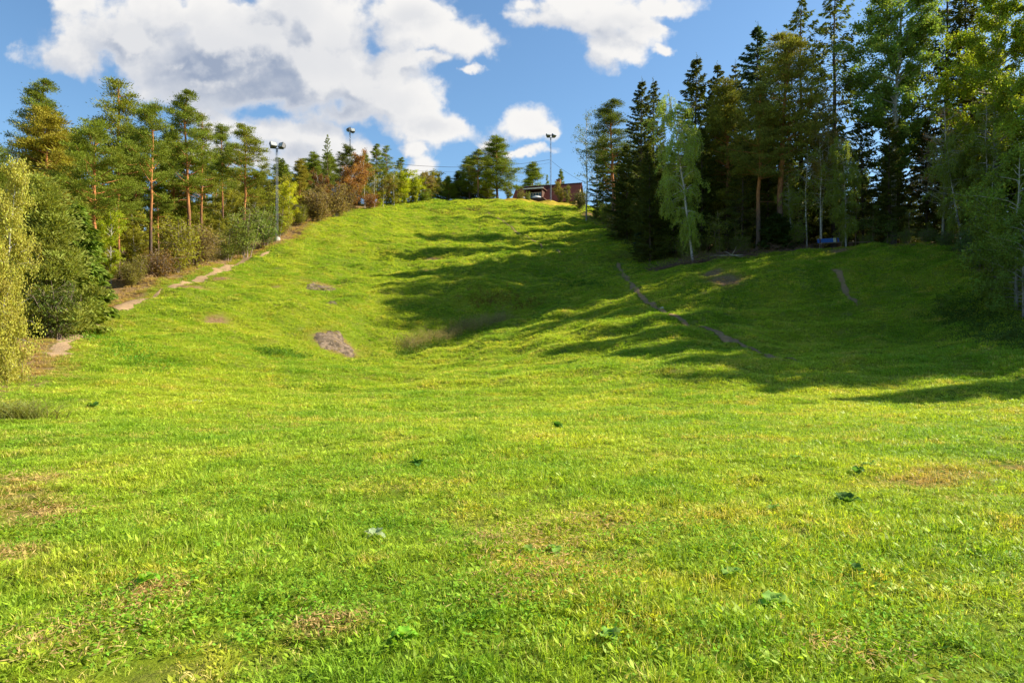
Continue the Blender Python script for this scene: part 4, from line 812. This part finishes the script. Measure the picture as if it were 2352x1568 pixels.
weeds('verge_weeds', [(1400, 590), (1480, 592), (1560, 592), (1640, 592)], 700, .8, (.25, .6), 'tall tawny weeds along the front of the brush heap', (.24, .24, .06), .09, 12)
weeds('verge_weeds', [(1360, 480), (1400, 520), (1440, 555), (1470, 575)], 300, .9, (.3, .7), 'dark rank growth along the right side of the upper slope', (.09, .11, .02), .12, 12)
weeds('flank_weeds', [(2180, 700), (2250, 730), (2320, 770), (2350, 800)], 700, .9, (.15, .4), 'darker leafy weeds on the shaded right flank', (.10, .15, .025), .11, 10)
weeds('flank_weeds', [(600, 815), (650, 818), (700, 822)], 160, .4, (.15, .35), 'clump of dark leafy weeds left below the flaky rock', (.12, .22, .02), .10, 10)
weeds('flank_weeds', [(1290, 655), (1340, 650), (1400, 660)], 200, .7, (.15, .35), 'dark leafy weeds in the shade left of the trodden path', (.10, .19, .02), .11, 10)
weeds('flank_weeds', [(200, 775), (300, 810), (360, 850)], 260, .6, (.1, .25), 'leafy weeds beside the lower end of the trail', (.14, .28, .02), .09, 10)
def reeds(px, py, n, label):
    r = np.random.RandomState(8); A = Acc(); x0, y0 = hit(px, py)
    for _ in range(n):
        p = np.array([x0, y0])+r.normal(0, .33, 2)*np.array([1.2, 1]); an = r.uniform(0, 6.28); Lr = r.uniform(.6, 1.25); k = 7
        q = curve((p[0], p[1], h(*p)-.02), (math.cos(an)*.35, math.sin(an)*.35, 1), Lr, k, r, .05, (math.cos(an)*1.2, math.sin(an)*1.2, -1.3)); w_ = np.linspace(.022, .003, k)[:, None]; sd_ = np.array([-math.sin(an), math.cos(an), 0])
        V = np.concatenate([q-sd_*w_*.5, q+sd_*w_*.5]); A.add(V, [(i, i+1, k+i+1, k+i) for i in range(k-1)], None, r.rand())
    o = obj('reed_clump', A.mesh('reed_clump', M_leaf), color=(.26, .27, .07)); tag(o, label, 'reeds'); return o
reeds(25, 965, 520, 'arching clump of tall grass below the pale leaved tree at the left edge')
def plant(px, py, sz, nl, seed, color, label, up=.5):
    r = np.random.RandomState(seed); A = Acc(); x0, y0 = hit(px, py, 2.0)
    for i in range(nl):
        an = i*6.283/nl+r.normal(0, .35); Ls = sz*r.uniform(.7, 1.15); el = r.uniform(.25, .9)*up+.1; d = np.array([math.cos(an), math.sin(an), 0]); s_ = np.array([-math.sin(an), math.cos(an), 0]); nv, nu = 9, 5; V = []; cv = r.uniform(.5, 1.3); rf_ = r.uniform(0, 6)
        for j in range(nv):
            t_ = j/(nv-1); rad = Ls*(.12+.95*t_); zc = Ls*(math.sin(el)*t_*1.5-cv*.75*t_*t_)+.035; wd = Ls*.40*math.sin(math.pi*min(1, t_*.93+.09))**.7*(1+.10*math.sin(t_*19+rf_)) if t_ > .12 else Ls*.03
            for q in range(nu): u = (q-2)/2; V.append(d*rad*math.cos(el)+s_*wd*u+np.array([0, 0, zc+abs(u)*wd*.30+.02*math.sin(u*5+t_*13+rf_)*Ls*3]))
        A.add(V, [(j*nu+q, j*nu+q+1, (j+1)*nu+q+1, (j+1)*nu+q) for j in range(nv-1) for q in range(nu-1)], None, r.uniform(.35, .8))
    o = obj('burdock_plant', A.mesh('burdock_plant', M_leaf, True), None, (x0, y0, h(x0, y0)), color); tag(o, label, 'plant', 'broad leaved weeds in the lawn'); return o
GG = (.20, .33, .06); GD = (.08, .17, .03); GB = (.20, .38, .03)
for i, (px, py, sz, nl, c, l) in enumerate([(1773, 1400, .19, 6, GG, 'large grey green burdock with curled leaves, second from the right in the near lawn'), (1682, 1345, .15, 5, GG, 'smaller grey green burdock up left of the largest curled one'), (1396, 1490, .13, 5, GG, 'grey green burdock near the bottom edge right of the middle'),
     (931, 1492, .13, 6, GB, 'bright green broad leaved rosette near the bottom edge left of the middle'), (1215, 1278, .12, 5, GG, 'left one of two dull burdock plants beside a straw coloured patch'), (1275, 1275, .13, 5, GG, 'right one of two dull burdock plants beside a straw coloured patch'),
     (1946, 1165, .20, 8, GD, 'dark green round tuft standing alone on the right of the lawn'), (1968, 1093, .18, 6, GD, 'dark leaved plant above the round tuft on the right'), (1827, 1058, .16, 5, GG, 'pale leaved plant left of the dark leaved plant in the mid lawn'), (1997, 1073, .15, 5, GG, 'pale leaved plant just right of the dark leaved plant in the mid lawn'),
     (1968, 1340, .11, 5, GD, 'small dark leaf cluster alone in the right part of the near lawn'), (1773, 1180, .13, 5, GG, 'pale plant in the lawn left of the round dark tuft'), (214, 940, .28, 9, GD, 'dark clump of leaves at the left of the lawn beyond the reeds'), (340, 1345, .15, 7, GB, 'bright rosette in the left near lawn'), (860, 1240, .13, 6, (.3, .36, .2), 'greyish plant left of the middle of the lawn'), (1280, 985, .22, 8, GD, 'dark weed patch in the centre of the lawn'), (960, 1075, .18, 8, GD, 'dark green weed patch left of centre in the lawn')]):
    plant(px, py, sz*.66, nl, 40+i, tuple(v*1.25 for v in c), l, 1.1 if c == GD else .8)

def lawn_weeds(name, cs, label, color, leaf=.035, hh=(.02, .07), asp=.75):
    r = np.random.RandomState(77); A = Acc()
    for px, py, rad, n in cs:
        x0, y0 = hit(px, py, 2.0)
        for _ in range(3):
            ox, oy = r.normal(0, rad*.5, 2); p = np.stack([x0+ox+r.normal(0, rad*.95, n//3), y0+oy+r.normal(0, rad*.95, n//3)], -1); z = H(p[:, 0], p[:, 1])
            for q in range(4):
                m_ = len(p); c = np.stack([p[:, 0], p[:, 1], z+r.uniform(*hh, m_)], -1)+r.normal(0, leaf*.8, (m_, 3))*np.array([1, 1, .3]); ax = unit(r.normal(0, 1, (m_, 3))*np.array([1, 1, .35])+np.array([0, 0, .15]))
                sd_ = unit(np.cross(ax, np.array([0, 0, 1.])+r.normal(0, .35, (m_, 3)))); A.leaves(c, ax, sd_, leaf*r.uniform(.7, 1.5, m_), leaf*asp, np.clip(r.normal(.5, .22, m_), 0, 1))
    tag(obj(name, A.mesh(name, M_leaf), color=color), label, 'weeds', kind='stuff')
lawn_weeds('lawn_weeds', [(1050, 1090, .9, 700), (700, 1110, .6, 350), (420, 1330, .35, 260), (900, 1200, .5, 350), (1500, 1140, .6, 350), (1250, 1330, .35, 260), (560, 1180, .5, 300), (1960, 1330, .35, 260), (1130, 1040, .8, 500), (300, 1410, .3, 260), (650, 1430, .25, 240), (1500, 1250, .4, 260), (1750, 1280, .4, 300), (1120, 1420, .3, 240), (860, 1380, .3, 220), (1620, 1450, .25, 220), (2150, 1250, .5, 350), (1350, 980, 1.2, 500), (1000, 935, 1.6, 500), (1650, 1010, 1.2, 500), (500, 1000, .9, 350), (2020, 1470, .25, 220), (150, 1230, .4, 240)], 'patches of small round leaved weeds spread through the lawn', (.22, .38, .03), .024)
lawn_weeds('dry_litter', [(745, 1448, .12, 120), (350, 1362, .15, 160), (10, 1285, .2, 160), (45, 1110, .35, 300), (1400, 1215, .3, 220), (1230, 1250, .3, 220), (1200, 1360, .2, 120), (1140, 1260, .2, 140), (2170, 1095, .5, 300), (1950, 1500, .15, 140), (1310, 1310, .15, 100), (180, 1470, .2, 200), (90, 1180, .3, 240), (540, 950, .7, 200), (640, 985, .5, 160)], 'wisps of dry straw and dead leaves lying in the lawn', (.60, .42, .17), .05, (.005, .04), .16)
